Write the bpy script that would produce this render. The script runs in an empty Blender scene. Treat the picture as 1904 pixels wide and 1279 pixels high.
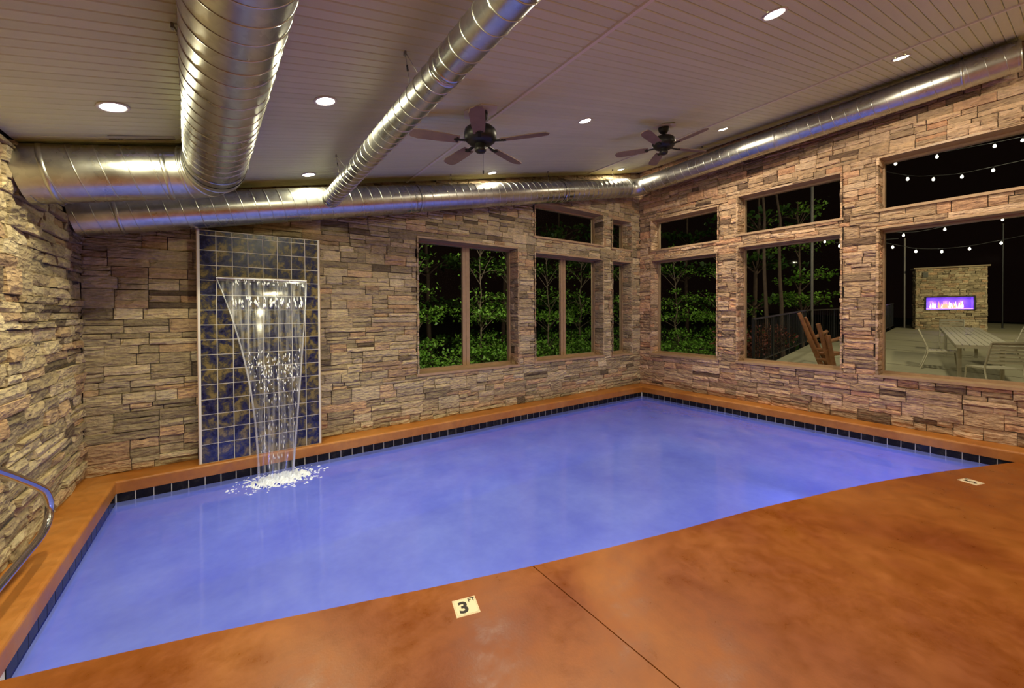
import bpy, math, random
from mathutils import Vector, Matrix
PI = math.pi
S = bpy.context.scene
COL = S.collection

# ------------------------------------------------------------------ camera
cam = bpy.data.cameras.new('camera'); camo = bpy.data.objects.new('camera', cam); COL.objects.link(camo)
YAW, PIT, ROL = math.radians(-35.6828), math.radians(-0.5328), math.radians(-0.288)
fw = Vector((-math.sin(YAW)*math.cos(PIT), math.cos(YAW)*math.cos(PIT), math.sin(PIT)))
rt = Vector((math.cos(YAW), math.sin(YAW), 0)); up = rt.cross(fw)
r2 = rt*math.cos(ROL)+up*math.sin(ROL); u2 = up*math.cos(ROL)-rt*math.sin(ROL)
camo.matrix_world = Matrix(((r2.x, u2.x, -fw.x, -7.96), (r2.y, u2.y, -fw.y, -5.8568), (r2.z, u2.z, -fw.z, 1.8956), (0, 0, 0, 1)))
cam.sensor_width = 36; cam.lens = 36*735.43/1904
cam.shift_x = -2.93/1904; cam.shift_y = -51.12/1904
cam.clip_start = 0.05; cam.clip_end = 200
S.camera = camo
# ------------------------------------------------------------------ view, world
S.view_settings.view_transform = 'Standard'; S.view_settings.look = 'None'
S.view_settings.gamma = 1; S.view_settings.use_curve_mapping = False
S.view_settings.exposure = 0.12
w = bpy.data.worlds.new('night'); S.world = w; w.use_nodes = True
bg = w.node_tree.nodes['Background']; bg.inputs[0].default_value = (0.0045, 0.0022, 0.0016, 1); bg.inputs[1].default_value = 0.6
S.cycles.max_bounces = 10; S.cycles.diffuse_bounces = 5; S.cycles.glossy_bounces = 5; S.cycles.transparent_max_bounces = 16
S.cycles.sample_clamp_indirect = 4.0; S.cycles.sample_clamp_direct = 0
S.cycles.caustics_reflective = False; S.cycles.caustics_refractive = False
try: S.cycles.use_denoising = True
except Exception: pass

CS, CZ = 0.225, 3.19 + 0.225*9.235
def ceil_z(x): return CZ + CS*x

def area(name, loc, size, power, color, rot=(0, 0, 0), shape='DISK', sy=None, spread=PI):
    l = bpy.data.lights.new(name, 'AREA'); l.shape = shape; l.size = size
    if sy: l.size_y = sy
    l.energy = power; l.color = color; l.spread = spread
    o = bpy.data.objects.new(name, l); o.location = loc; o.rotation_euler = rot; COL.objects.link(o); return o
# recessed ceiling lamps (seen, then those over the deck behind the camera)
CANS = [(-4.398, -4.494), (-1.299, -4.683), (-4.327, -2.352), (-1.049, -2.421), (-4.268, -0.104), (-0.867, -0.100), (-7.313, -2.356), (-8.600, -2.020), (-7.128, -0.262)]
BACK_CANS = [(-7.5, -4.6), (-7.5, -6.9), (-4.3, -6.9), (-0.9, -6.9)]
WARM, PINK = (1.0, 0.93, 0.60), (1.0, 0.87, 0.64)
for i, (x, y) in enumerate(CANS+BACK_CANS):
    left = x < -6.5
    area('recessed_lamp_light', (x, y, ceil_z(x)-0.03), 0.13, (46 if left else 46), WARM if left else PINK, (0, -math.atan(CS), 0))
# underwater lamps in the near pool wall
for x, y in [(-8.0, -2.75), (-6.2, -3.35), (-4.3, -3.85), (-2.4, -4.4), (-1.0, -4.95)]:
    area('underwater_lamp', (x, y, -0.55), 0.3, 17, (0.24, 0.29, 1.0), (math.radians(80), 0, math.radians(-17)))
area('underwater_lamp', (-0.06, -3.2, -0.55), 0.3, 10, (0.24, 0.29, 1.0), (math.radians(80), 0, math.radians(90)))
# fill lights added outside to brighten the trees, with no visible fixture
area('added_tree_fill', (-3.0, 1.0, 4.6), 0.4, 120, (1.0, 0.93, 0.75), (math.radians(42), 0, 0))
area('added_tree_fill', (-6.0, 1.0, 3.6), 0.4, 22, (1.0, 0.93, 0.75), (math.radians(42), 0, 0))
area('added_tree_fill', (1.2, -1.0, 4.9), 0.4, 75, (1.0, 0.93, 0.75), (math.radians(45), 0, math.radians(-75)))
area('added_patio_fill', (1.3, -5.2, 4.9), 0.4, 130, (1.0, 0.9, 0.66), (math.radians(55), 0, math.radians(-98)))  # unseen fill light, added to brighten the patio
area('added_patio_fill', (9.5, -9.5, 6.0), 0.4, 420, (1.0, 0.88, 0.56), (math.radians(58), 0, math.radians(-42)))  # second added fill, out of view, brightens the outdoor fireplace

# ------------------------------------------------------------------ helpers
class MB:
    def __init__(s): s.v = []; s.f = []; s.c = []; s.col = None; s.sm = []
    def add(s, vs, fs, smooth=False):
        n = len(s.v); s.v += [tuple(v) for v in vs]
        for f in fs: s.f.append(tuple(n+i for i in f)); s.c.append(s.col); s.sm.append(smooth)
        return s
    def box(s, x0, x1, y0, y1, z0, z1):
        v = [(x, y, z) for z in (z0, z1) for y in (y0, y1) for x in (x0, x1)]
        return s.add(v, [(0, 2, 3, 1), (4, 5, 7, 6), (0, 1, 5, 4), (2, 6, 7, 3), (0, 4, 6, 2), (1, 3, 7, 5)])
    def bar(s, a, b, wx, wz, upv=(0, 0, 1)):
        a = Vector(a); b = Vector(b); d = (b-a).normalized(); U = Vector(upv)
        if abs(d.dot(U)) > 0.98: U = Vector((1, 0, 0))
        sx = d.cross(U).normalized(); sz = sx.cross(d)
        v = [p+sx*i*wx/2+sz*j*wz/2 for p in (a, b) for i, j in ((-1, -1), (1, -1), (1, 1), (-1, 1))]
        return s.add(v, [(0, 1, 2, 3), (7, 6, 5, 4), (0, 4, 5, 1), (1, 5, 6, 2), (2, 6, 7, 3), (3, 7, 4, 0)])
    def tube(s, pts, r, n=12, caps=True, smooth=True):
        pts = [Vector(p) for p in pts]; R = r if isinstance(r, (list, tuple)) else [r]*len(pts)
        N = None; rings = []
        for i, p in enumerate(pts):
            d = (pts[min(i+1, len(pts)-1)]-pts[max(i-1, 0)]).normalized()
            if N is None:
                N = d.cross(Vector((0, 0, 1)) if abs(d.z) < 0.9 else Vector((1, 0, 0))).normalized()
            N = (N-d*N.dot(d)).normalized(); B = d.cross(N)
            rings.append([p+(N*math.cos(2*PI*k/n)+B*math.sin(2*PI*k/n))*R[i] for k in range(n)])
        v = [q for g in rings for q in g]; f = []
        for i in range(len(pts)-1):
            for k in range(n):
                a = i*n+k; b = i*n+(k+1) % n; f.append((a, b, b+n, a+n))
        s.add(v, f, smooth)
        if caps: s.add(rings[0], [tuple(range(n))[::-1]]); s.add(rings[-1], [tuple(range(n))])
        return s
    def lathe(s, prof, c=(0, 0, 0), n=32, axis=None, smooth=True):
        c = Vector(c); A = Vector(axis).normalized() if axis else Vector((0, 0, 1))
        X = A.cross(Vector((0, 1, 0))).normalized() if abs(A.y) < 0.9 else A.cross(Vector((1, 0, 0))).normalized(); Y = A.cross(X)
        v = [c+(X*math.cos(2*PI*k/n)+Y*math.sin(2*PI*k/n))*r+A*z for r, z in prof for k in range(n)]
        f = []
        for i in range(len(prof)-1):
            for k in range(n):
                a = i*n+k; b = i*n+(k+1) % n; f.append((a, b, b+n, a+n))
        return s.add(v, f, smooth)
    def build(s, name, m, parent=None, **kw):
        me = bpy.data.meshes.new(name); me.from_pydata(s.v, [], s.f); me.validate(); me.materials.append(m)
        if len(me.polygons) == len(s.f): me.polygons.foreach_set('use_smooth', s.sm)
        if any(c is not None for c in s.c) and len(me.polygons) == len(s.f):
            at = me.color_attributes.new('tint', 'BYTE_COLOR', 'CORNER'); buf = []
            for p, c in zip(me.polygons, s.c): buf += list(c or (1, 1, 1, 1))*p.loop_total
            at.data.foreach_set('color_srgb', buf)
        me.update()
        o = bpy.data.objects.new(name, me); COL.objects.link(o)
        if parent: o.parent = parent; 
        return tag(o, **kw)
def tag(o, label=None, category=None, group=None, kind=None):
    if label: o['label'] = label
    if category: o['category'] = category
    if group: o['group'] = group
    if kind: o['kind'] = kind
    return o
def empty(name, loc=(0, 0, 0), rz=0, **kw):
    o = bpy.data.objects.new(name, None); o.location = loc; o.rotation_euler = (0, 0, rz); o.empty_display_size = 0.1
    COL.objects.link(o); return tag(o, **kw)
def copy_tree(o, parent=None):
    c = o.copy(); COL.objects.link(c); c.parent = parent
    for ch in list(o.children): copy_tree(ch, c)
    return c

# ------------------------------------------------------------------ materials
def srgb(r, g, b):
    f = lambda c: (c/255/12.92 if c/255 <= 0.04045 else ((c/255+0.055)/1.055)**2.4)
    return (f(r), f(g), f(b), 1)
class M:
    def __init__(s, name, base=(0.5, 0.5, 0.5, 1), rough=0.6, metal=0.0, spec=0.5):
        s.m = bpy.data.materials.new(name); s.m.use_nodes = True; s.t = s.m.node_tree; s.n = s.t.nodes; s.p = s.n['Principled BSDF']
        s.p.inputs['Base Color'].default_value = base; s.p.inputs['Roughness'].default_value = rough
        s.p.inputs['Metallic'].default_value = metal; s.p.inputs['Specular IOR Level'].default_value = spec
    def node(s, t, **kw):
        n = s.n.new(t)
        for k, v in kw.items():
            if k in n.inputs: n.inputs[k].default_value = v
            else: setattr(n, k, v)
        return n
    def link(s, a, b): s.t.links.new(a, b)
    def coord(s, scale=(1, 1, 1), kind='Object'):
        tc = s.node('ShaderNodeTexCoord'); mp = s.node('ShaderNodeMapping'); mp.inputs['Scale'].default_value = scale
        s.link(tc.outputs[kind], mp.inputs['Vector']); return mp.outputs[0]
    def noise(s, scale, detail=4, rough=0.55, co=None, dist=0.0):
        n = s.node('ShaderNodeTexNoise'); n.inputs['Scale'].default_value = scale; n.inputs['Detail'].default_value = detail
        n.inputs['Roughness'].default_value = rough; n.inputs['Distortion'].default_value = dist
        if co is not None: s.link(co, n.inputs['Vector'])
        return n.outputs['Fac']
    def ramp(s, fac, stops):
        r = s.node('ShaderNodeValToRGB'); e = r.color_ramp.elements
        while len(e) < len(stops): e.new(0.5)
        for i, (p, c) in enumerate(stops): e[i].position = p; e[i].color = c
        s.link(fac, r.inputs[0]); return r.outputs[0]
    def mix(s, fac, a, b, mode='MIX'):
        n = s.node('ShaderNodeMix'); n.data_type = 'RGBA'; n.blend_type = mode
        for v, i in ((fac, 0), (a, 6), (b, 7)):
            if hasattr(v, 'links'): s.link(v, n.inputs[i])
            else: n.inputs[i].default_value = v
        return n.outputs[2]
    def base(s, c): s.link(c, s.p.inputs['Base Color'])
    def rough(s, c): s.link(c, s.p.inputs['Roughness'])
    def bump(s, h, strength=0.5, dist=0.01):
        b = s.node('ShaderNodeBump'); b.inputs['Strength'].default_value = strength; b.inputs['Distance'].default_value = dist
        s.link(h, b.inputs['Height']); s.link(b.outputs[0], s.p.inputs['Normal']); return b
g1 = lambda v: (v, v, v, 1)

def m_stone():
    a = M('ledge_stone', rough=0.86, spec=0.25); co = a.coord()
    at = a.node('ShaderNodeVertexColor'); at.layer_name = 'tint'
    n1 = a.noise(7, 5, 0.6, co); n2 = a.noise(38, 4, 0.6, co)
    c = a.mix(1.0, at.outputs[0], a.ramp(n1, [(0.3, (0.74, 0.72, 0.7, 1)), (0.5, (0.97, 0.97, 0.96, 1)), (0.72, (1.14, 1.08, 1.0, 1))]), 'MULTIPLY')
    c = a.mix(0.4, c, a.ramp(n2, [(0.35, g1(0.7)), (0.6, g1(1.08))]), 'MULTIPLY'); a.base(c)
    co2 = a.coord((1, 1, 2.6)); n3 = a.noise(9, 6, 0.65, co2, 0.8)
    v = a.node('ShaderNodeTexVoronoi'); v.inputs['Scale'].default_value = 13; a.link(co2, v.inputs['Vector'])
    mm = a.node('ShaderNodeMath', operation='MULTIPLY_ADD'); mm.inputs[1].default_value = 0.6; a.link(v.outputs['Distance'], mm.inputs[0]); a.link(n3, mm.inputs[2])
    a.bump(mm.outputs[0], 1.0, 0.04); return a.m
def m_concrete(name, c1, c2, c3, rough=0.32, sc=1.0):
    a = M(name, rough=rough, spec=0.5); co = a.coord()
    n1 = a.noise(0.9*sc, 5, 0.55, co, 0.6); n2 = a.noise(5*sc, 6, 0.7, co)
    c = a.ramp(n1, [(0.34, c1), (0.5, c2), (0.66, c3)])
    c = a.mix(0.35, c, a.ramp(n2, [(0.35, (0.55, 0.5, 0.45, 1)), (0.62, (1.2, 1.15, 1.1, 1))]), 'MULTIPLY'); a.base(c)
    a.rough(a.ramp(n2, [(0.3, g1(rough-0.08)), (0.7, g1(rough+0.16))]))
    a.bump(a.noise(60, 3, 0.6, co), 0.12, 0.004); return a.m
def m_plain(name, c, rough=0.6, metal=0.0, nz=None, bump=0.0, spec=0.5):
    a = M(name, c, rough, metal, spec); co = a.coord()
    if nz:
        sc, amt = nz; n = a.noise(sc, 4, 0.6, co)
        a.base(a.mix(1.0, c, a.ramp(n, [(0.3, g1(1-amt)), (0.7, g1(1+amt))]), 'MULTIPLY'))
        if bump: a.bump(n, bump, 0.005)
    return a.m
def m_emit(name, c, strength):
    a = M(name, (0, 0, 0, 1)); a.p.inputs['Emission Color'].default_value = c; a.p.inputs['Emission Strength'].default_value = strength; return a.m
def m_duct():
    a = M('galvanised_steel', rough=0.3, metal=1.0); co = a.coord()
    v = a.node('ShaderNodeTexVoronoi'); v.inputs['Scale'].default_value = 26; a.link(co, v.inputs['Vector'])
    n = a.noise(2.2, 4, 0.6, co)
    c = a.mix(0.22, (0.56, 0.56, 0.53, 1), v.outputs['Color'], 'OVERLAY')
    bw = a.node('ShaderNodeRGBToBW'); a.link(c, bw.inputs[0])
    c = a.mix(1.0, a.ramp(bw.outputs[0], [(0.35, (0.42, 0.42, 0.40, 1)), (0.75, (0.66, 0.66, 0.62, 1))]), a.ramp(n, [(0.3, g1(0.85)), (0.7, g1(1.08))]), 'MULTIPLY'); a.base(c)
    a.rough(a.ramp(n, [(0.3, g1(0.22)), (0.7, g1(0.38))])); a.bump(n, 0.12, 0.02); return a.m
def m_tile(name, stops, rough=0.14, spec=0.28):
    a = M(name, rough=rough, spec=spec)
    oi = a.node('ShaderNodeObjectInfo'); tc = a.node('ShaderNodeTexCoord'); ad = a.node('ShaderNodeVectorMath', operation='ADD')
    sc = a.node('ShaderNodeVectorMath', operation='SCALE'); a.link(oi.outputs['Location'], sc.inputs[0]); sc.inputs['Scale'].default_value = 1.0
    cb = a.node('ShaderNodeCombineXYZ'); ml = a.node('ShaderNodeMath', operation='MULTIPLY'); ml.inputs[1].default_value = 7
    a.link(oi.outputs['Random'], ml.inputs[0]); a.link(ml.outputs[0], cb.inputs[0])
    a.link(tc.outputs['Object'], ad.inputs[0]); a.link(cb.outputs[0], ad.inputs[1])
    n = a.noise(7, 6, 0.7, ad.outputs[0], 0.3); a.base(a.ramp(n, stops))
    a.bump(a.noise(6, 2, 0.5, ad.outputs[0]), 0.1, 0.01); return a.m
def m_plank():
    a = M('ceiling_plank', rough=0.5, spec=0.35); oi = a.node('ShaderNodeObjectInfo')
    co = a.coord((0.4, 4, 1)); n = a.noise(3, 3, 0.5, co)
    c = a.mix(1.0, a.ramp(oi.outputs['Random'], [(0, (0.72, 0.77, 0.45, 1)), (1, (0.78, 0.83, 0.50, 1))]), a.ramp(n, [(0.3, g1(0.96)), (0.7, g1(1.03))]), 'MULTIPLY')
    a.base(c); return a.m
def m_glass():
    m = bpy.data.materials.new('window_glass'); m.use_nodes = True; t = m.node_tree; t.nodes.clear()
    o = t.nodes.new('ShaderNodeOutputMaterial'); mx = t.nodes.new('ShaderNodeMixShader'); tr = t.nodes.new('ShaderNodeBsdfTransparent')
    gl = t.nodes.new('ShaderNodeBsdfGlossy'); gl.inputs['Roughness'].default_value = 0.02; tr.inputs[0].default_value = (0.93, 0.95, 0.94, 1)
    fr = t.nodes.new('ShaderNodeFresnel'); fr.inputs[0].default_value = 1.08
    t.links.new(fr.outputs[0], mx.inputs[0]); t.links.new(tr.outputs[0], mx.inputs[1]); t.links.new(gl.outputs[0], mx.inputs[2]); t.links.new(mx.outputs[0], o.inputs[0])
    return m
def m_water():
    m = bpy.data.materials.new('pool_water'); m.use_nodes = True; t = m.node_tree; t.nodes.clear(); N = t.nodes.new; L = t.links.new
    o = N('ShaderNodeOutputMaterial'); mx = N('ShaderNodeMixShader'); tr = N('ShaderNodeBsdfTransparent'); df = N('ShaderNodeBsdfDiffuse'); m2 = N('ShaderNodeMixShader')
    gl = N('ShaderNodeBsdfGlossy'); gl.inputs['Roughness'].default_value = 0.05; gl.inputs[0].default_value = (1, 1, 1, 1)
    tr.inputs[0].default_value = (0.80, 0.86, 1.0, 1)
    fr = N('ShaderNodeFresnel'); fr.inputs[0].default_value = 1.38; m2.inputs[0].default_value = 0.62
    tc = N('ShaderNodeTexCoord'); n1 = N('ShaderNodeTexNoise'); n1.inputs['Scale'].default_value = 5; n1.inputs['Detail'].default_value = 6; L(tc.outputs['Object'], n1.inputs['Vector'])
    n2 = N('ShaderNodeTexNoise'); n2.inputs['Scale'].default_value = 1.1; n2.inputs['Detail'].default_value = 5; n2.inputs['Roughness'].default_value = 0.7; L(tc.outputs['Object'], n2.inputs['Vector'])
    r = N('ShaderNodeValToRGB'); r.color_ramp.elements[0].position = 0.35; r.color_ramp.elements[0].color = (0.14, 0.175, 0.70, 1)
    r.color_ramp.elements[1].position = 0.7; r.color_ramp.elements[1].color = (0.21, 0.27, 0.84, 1); L(n2.outputs[0], r.inputs[0]); L(r.outputs[0], df.inputs[0])
    b = N('ShaderNodeBump'); b.inputs['Strength'].default_value = 0.09; b.inputs['Distance'].default_value = 0.03; L(n1.outputs[0], b.inputs['Height'])
    L(b.outputs[0], gl.inputs['Normal']); L(b.outputs[0], fr.inputs['Normal'])
    L(tr.outputs[0], m2.inputs[1]); L(df.outputs[0], m2.inputs[2]); L(fr.outputs[0], mx.inputs[0]); L(m2.outputs[0], mx.inputs[1]); L(gl.outputs[0], mx.inputs[2]); L(mx.outputs[0], o.inputs[0])
    return m
def m_sheet(name, density, lo, hi):
    # falling water: clear film with streaks of white aerated water
    m = bpy.data.materials.new(name); m.use_nodes = True; t = m.node_tree; t.nodes.clear(); N = t.nodes.new; L = t.links.new
    o = N('ShaderNodeOutputMaterial'); tr = N('ShaderNodeBsdfTransparent'); tr.inputs[0].default_value = (0.95, 0.96, 1, 1)
    df = N('ShaderNodeBsdfDiffuse'); df.inputs[0].default_value = (0.85, 0.87, 0.92, 1); tl = N('ShaderNodeBsdfGlossy'); tl.inputs['Roughness'].default_value = 0.12
    m1 = N('ShaderNodeMixShader'); m1.inputs[0].default_value = 0.35; m2 = N('ShaderNodeMixShader')
    tc = N('ShaderNodeTexCoord'); mp = N('ShaderNodeMapping'); mp.inputs['Scale'].default_value = (26, 4, 1.7); n = N('ShaderNodeTexNoise'); n.inputs['Scale'].default_value = 1; n.inputs['Detail'].default_value = 5; n.inputs['Roughness'].default_value = 0.65
    r = N('ShaderNodeValToRGB'); r.color_ramp.elements[0].position = lo; r.color_ramp.elements[0].color = (0.03, 0.03, 0.03, 1); r.color_ramp.elements[1].position = hi; r.color_ramp.elements[1].color = (density, density, density, 1)
    L(tc.outputs['Object'], mp.inputs[0]); L(mp.outputs[0], n.inputs['Vector']); L(n.outputs[0], r.inputs[0]); L(r.outputs[0], m2.inputs[0])
    L(df.outputs[0], m1.inputs[1]); L(tl.outputs[0], m1.inputs[2]); L(tr.outputs[0], m2.inputs[1]); L(m1.outputs[0], m2.inputs[2]); L(m2.outputs[0], o.inputs[0]); return m
def m_leaf(name, c1, c2, c3):
    a = M(name, rough=0.5, spec=0.3); co = a.coord(); g = a.node('ShaderNodeNewGeometry')
    a.base(a.mix(0.5, a.ramp(g.outputs['Random Per Island'], [(0, c1), (0.6, c2), (1, c3)]), a.ramp(a.noise(0.8, 2, 0.5, co), [(0.35, c1), (0.65, c3)])))
    return a.m
STONE = m_stone()
MORTAR = m_plain('mortar', (0.075, 0.06, 0.045, 1), 0.95)
DECK = m_concrete('stained_concrete', srgb(118, 56, 8), srgb(134, 72, 18), srgb(148, 87, 32))
CURB = m_concrete('curb_concrete', srgb(158, 94, 32), srgb(170, 108, 44), srgb(180, 121, 60), 0.42, 1.6)
GROOVE = m_plain('joint_filler', (0.03, 0.012, 0.004, 1), 0.9)
PLANK = m_plank()
BATTEN = m_plain('ceiling_batten', (0.86, 0.84, 0.62, 1), 0.4)
VOIDB = m_plain('ceiling_backing', (0.05, 0.04, 0.03, 1), 0.9)
PLASTER = m_plain('painted_wall', (0.55, 0.46, 0.34, 1), 0.8, nz=(3, 0.05))
WOOD = m_plain('window_wood', srgb(158, 130, 100), 0.45, nz=(14, 0.12), bump=0.1)
SILL = m_plain('sill_wood', srgb(168, 138, 106), 0.45, nz=(10, 0.15), bump=0.1)
GLASS = m_glass()
DUCT = m_duct()
SEAM = m_plain('duct_seam_steel', (0.62, 0.62, 0.58, 1), 0.3, 1.0)
CHROME = m_plain('polished_steel', (0.72, 0.70, 0.66, 1), 0.1, 1.0)
BLACKM = m_plain('blackened_steel', (0.03, 0.03, 0.03, 1), 0.4, 0.6)
CABLE = m_plain('wire_rope', (0.25, 0.24, 0.22, 1), 0.4, 0.9)
TILEP = m_tile('waterline_tile_glaze', [(0.3, (0.006, 0.006, 0.008, 1)), (0.55, (0.012, 0.011, 0.014, 1)), (0.8, (0.05, 0.045, 0.04, 1))], 0.15, 0.12)
TILEW = m_tile('mottled_tile_glaze', [(0.38, (0.006, 0.006, 0.022, 1)), (0.46, (0.020, 0.022, 0.075, 1)), (0.52, (0.06, 0.052, 0.038, 1)), (0.60, (0.19, 0.14, 0.055, 1))], 0.26)
GROUT = m_plain('white_grout', (0.72, 0.68, 0.62, 1), 0.8)
POOLP = m_plain('pool_plaster', (0.30, 0.38, 0.80, 1), 0.7, nz=(3, 0.08))
WATER = m_water()
FOAM = m_plain('foam', (0.74, 0.80, 1.0, 1), 0.4)
DROP = m_plain('aerated_water', (0.90, 0.92, 0.96, 1), 0.15)
FAN = m_plain('dark_bronze', (0.022, 0.020, 0.018, 1), 0.42, 0.5)
BLADE = m_plain('fan_blade_wood', (0.24, 0.16, 0.115, 1), 0.45, nz=(8, 0.15))
WHITE = m_plain('white_trim', (0.75, 0.70, 0.60, 1), 0.4)
LAMP = m_emit('lamp_lens', (1.0, 0.93, 0.78, 1), 14)
MARK = m_plain('marker_tile', (0.72, 0.60, 0.42, 1), 0.35)
INK = m_plain('marker_ink', (0.015, 0.01, 0.008, 1), 0.5)

rnd = random.Random(7)
# ------------------------------------------------------------------ ledge stone walls
PAL = [((198, 178, 142), 6), ((186, 166, 132), 5), ((204, 184, 150), 4), ((174, 156, 124), 4), ((200, 170, 134), 3), ((204, 168, 130), 2), ((190, 160, 126), 2), ((164, 148, 118), 2), ((210, 192, 158), 3), ((122, 106, 86), 1)]
PALW = [c for c, n in PAL for _ in range(n)]
def tint(warm=0.0):
    c = rnd.choice(PALW); j = rnd.uniform(0.90, 1.08)
    return (min(1, c[0]/255*j*(1+0.03*warm)), min(1, c[1]/255*j*(1-0.035*warm)), min(1, c[2]/255*j*(1-0.02*warm)), 1)
def cut(rects, h):
    out = []
    for (a, b, c, d) in rects:
        A, B, C_, D = h
        if b <= A or a >= B or d <= C_ or c >= D: out.append((a, b, c, d)); continue
        if a < A: out.append((a, A, c, d))
        if b > B: out.append((B, b, c, d))
        m0, m1 = max(a, A), min(b, B)
        if c < C_: out.append((m0, m1, c, C_))
        if d > D: out.append((m0, m1, D, d))
    return [r for r in out if r[1]-r[0] > 0.03 and r[3]-r[2] > 0.018]
def ledge(u0, u1, z0, z1, holes=(), big=1.0, R=rnd):
    z = z0; out = []
    while z < z1-0.01:
        h = R.choice([0.09, 0.11, 0.12, 0.14, 0.16, 0.19])*big
        if z1-z-h < 0.05: h = z1-z
        u = u0-R.uniform(0, 0.2)
        while u < u1:
            wd = R.choice([0.22, 0.3, 0.38, 0.48, 0.6])*big*R.uniform(0.85, 1.15)
            a, b = max(u, u0), min(u+wd, u1)
            if u1-b < 0.08: b = u1
            if b-a < 0.03: u += wd; continue
            k = 1 if h < 0.125 and R.random() < 0.75 else (2 if h < 0.17 else R.choice([2, 2, 3]))
            if R.random() < 0.12: k = 1
            zz = z
            for i in range(k):
                hh = (z+h-zz) if i == k-1 else (h/k)*R.uniform(0.8, 1.2)
                if b-a > 0.34*big and R.random() < 0.6:
                    s = a+(b-a)*R.uniform(0.3, 0.7); out += [(a, s, zz, zz+hh), (s, b, zz, zz+hh)]
                else: out.append((a, b, zz, zz+hh))
                zz += hh
            u = b if b == u1 else u+wd
        z += h
    for hl in holes: out = cut(out, hl)
    return out
def stone(mb, u0, u1, z0, z1, F, R=rnd, rough=1.0, warm=0.0, g=0.004):
    # one split-faced stone: a 4x3 front grid pushed in and out, edges drawn back, five sides; F(u, depth, z) -> world
    mb.col = tint(warm)
    a, b, c, d = u0+g*R.uniform(0.5, 1.4), u1-g*R.uniform(0.5, 1.4), z0+g*R.uniform(0.3, 1.3), z1-g*R.uniform(0.3, 1.3)
    base = R.uniform(-0.016, 0.018)*rough; tl = R.uniform(-0.008, 0.008)*rough
    us = [0, 0.06+R.uniform(0, 0.08), R.uniform(0.35, 0.65), 0.9-R.uniform(0, 0.08), 1]; zs = [0, R.uniform(0.25, 0.6), 1]
    vs = []
    for j, t in enumerate(zs):
        for i, s in enumerate(us):
            e = (i in (0, 4)) or (j in (0, 2))
            dp = base+tl*(t-0.5)*2+R.uniform(-0.007, 0.007)*rough - (0.010*R.uniform(0.4, 1.3) if e else 0)
            w_ = R.uniform(-0.006, 0.006)*min(1, (d-c)/0.08) if 0 < i < 4 else 0
            vs.append(F(a+(b-a)*s, dp, c+(d-c)*t+(w_ if j != 1 else 0)))
    fs = []
    for j in range(2):
        for i in range(4):
            p = j*5+i; fs.append((p, p+1, p+6, p+5))
    back = [F(a, -0.055, c), F(b, -0.055, c), F(b, -0.055, d), F(a, -0.055, d)]
    n = len(vs); vs += back
    fs += [(n, n+1, 4, 3, 2, 1, 0), (10, 11, 12, 13, 14, n+2, n+3), (n, 0, 5, 10, n+3), (n+1, n+2, 14, 9, 4)]
    mb.add(vs, fs)
CAMP = Vector((-7.96, -5.857, 1.896))
def project(p):
    d = Vector(p)-CAMP; D = d.dot(fw)
    if D < 0.2: return None
    return 954.9+735.4*d.dot(r2)/D, 588.4-735.4*d.dot(u2)/D
def core(name, us, zs, holes, F, thick, m, extra=None):
    us = sorted(set(us+[h for q in holes for h in q[:2]])); zs = sorted(set(zs+[h for q in holes for h in q[2:]]))
    mb = MB()
    for i in range(len(us)-1):
        for j in range(len(zs)-1):
            um, zm = (us[i]+us[i+1])/2, (zs[j]+zs[j+1])/2
            if any(q[0] < um < q[1] and q[2] < zm < q[3] for q in holes): continue
            a, b, c, d = us[i], us[i+1], zs[j], zs[j+1]
            v = [F(x, -y, z) for z in (c, d) for y in (0.03, thick) for x in (a, b)]
            mb.add(v, [(0, 2, 3, 1), (4, 5, 7, 6), (0, 1, 5, 4), (2, 6, 7, 3), (0, 4, 6, 2), (1, 3, 7, 5)])
    return mb.build(name, m, kind='structure')
def stone_wall(wall, rects, F, vis, rough=1.0, warm=0.0, limit=290):
    """rects -> stones; the ones that show largest are objects of their own, the rest one part"""
    sc = []
    for r in rects:
        c = F((r[0]+r[1])/2, 0, (r[2]+r[3])/2); q = [project(F(r[i], 0, r[j])) for i, j in ((0, 2), (1, 2), (1, 3), (0, 3))]
        if any(x is None for x in q) or not vis(c): sc.append((0, r)); continue
        xs = [min(1904, max(0, x[0])) for x in q]; ys = [min(1279, max(0, x[1])) for x in q]
        s = 0.0
        for k in range(4): s += xs[k-1]*ys[k]-xs[k]*ys[k-1]
        sc.append((abs(s)/2, r))
    sc.sort(key=lambda t: -t[0]); rest = MB()
    for k, (s, r) in enumerate(sc):
        if k < limit and s > 60:
            mb = MB(); stone(mb, *r, F, rough=rough, warm=warm); mb.build('stone', STONE, wall)
        else: stone(rest, *r, F, rough=rough, warm=warm)
    if rest.v: rest.build('small_stones', STONE, wall, kind='stuff')

BY, RX, LX = 0.283, 0.31, -9.235
FB = lambda u, d, z: (u, BY-d, z)
FR = lambda u, d, z: (RX-d, u, z)
FL = lambda u, d, z: (LX+d, u, z)
BH = [(-5.48, -3.43, 0.90, 3.14), (-3.035, -1.024, 0.92, 3.10), (-3.035, -1.024, 3.42, 4.12), (-0.73, -0.015, 0.90, 3.10), (-0.73, -0.015, 3.40, 4.08)]
RH = [(-1.64, -0.03, 0.90, 3.13), (-1.66, -0.03, 3.38, 4.10), (-3.70, -2.02, 0.90, 3.19), (-3.70, -2.02, 3.44, 4.20), (-6.4, -4.13, 0.89, 3.19), (-6.4, -4.13, 3.48, 4.29)]
TH = 0.34
wb = core('wall_back', [-9.6, 0.75], [0, 3.3, 4.0, 4.6, 5.0], BH+[(-9.6, -8.6, 3.3, 5), (-9.6, -5.3, 4.0, 5), (-9.6, -2.4, 4.6, 5)], FB, TH, MORTAR)
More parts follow.
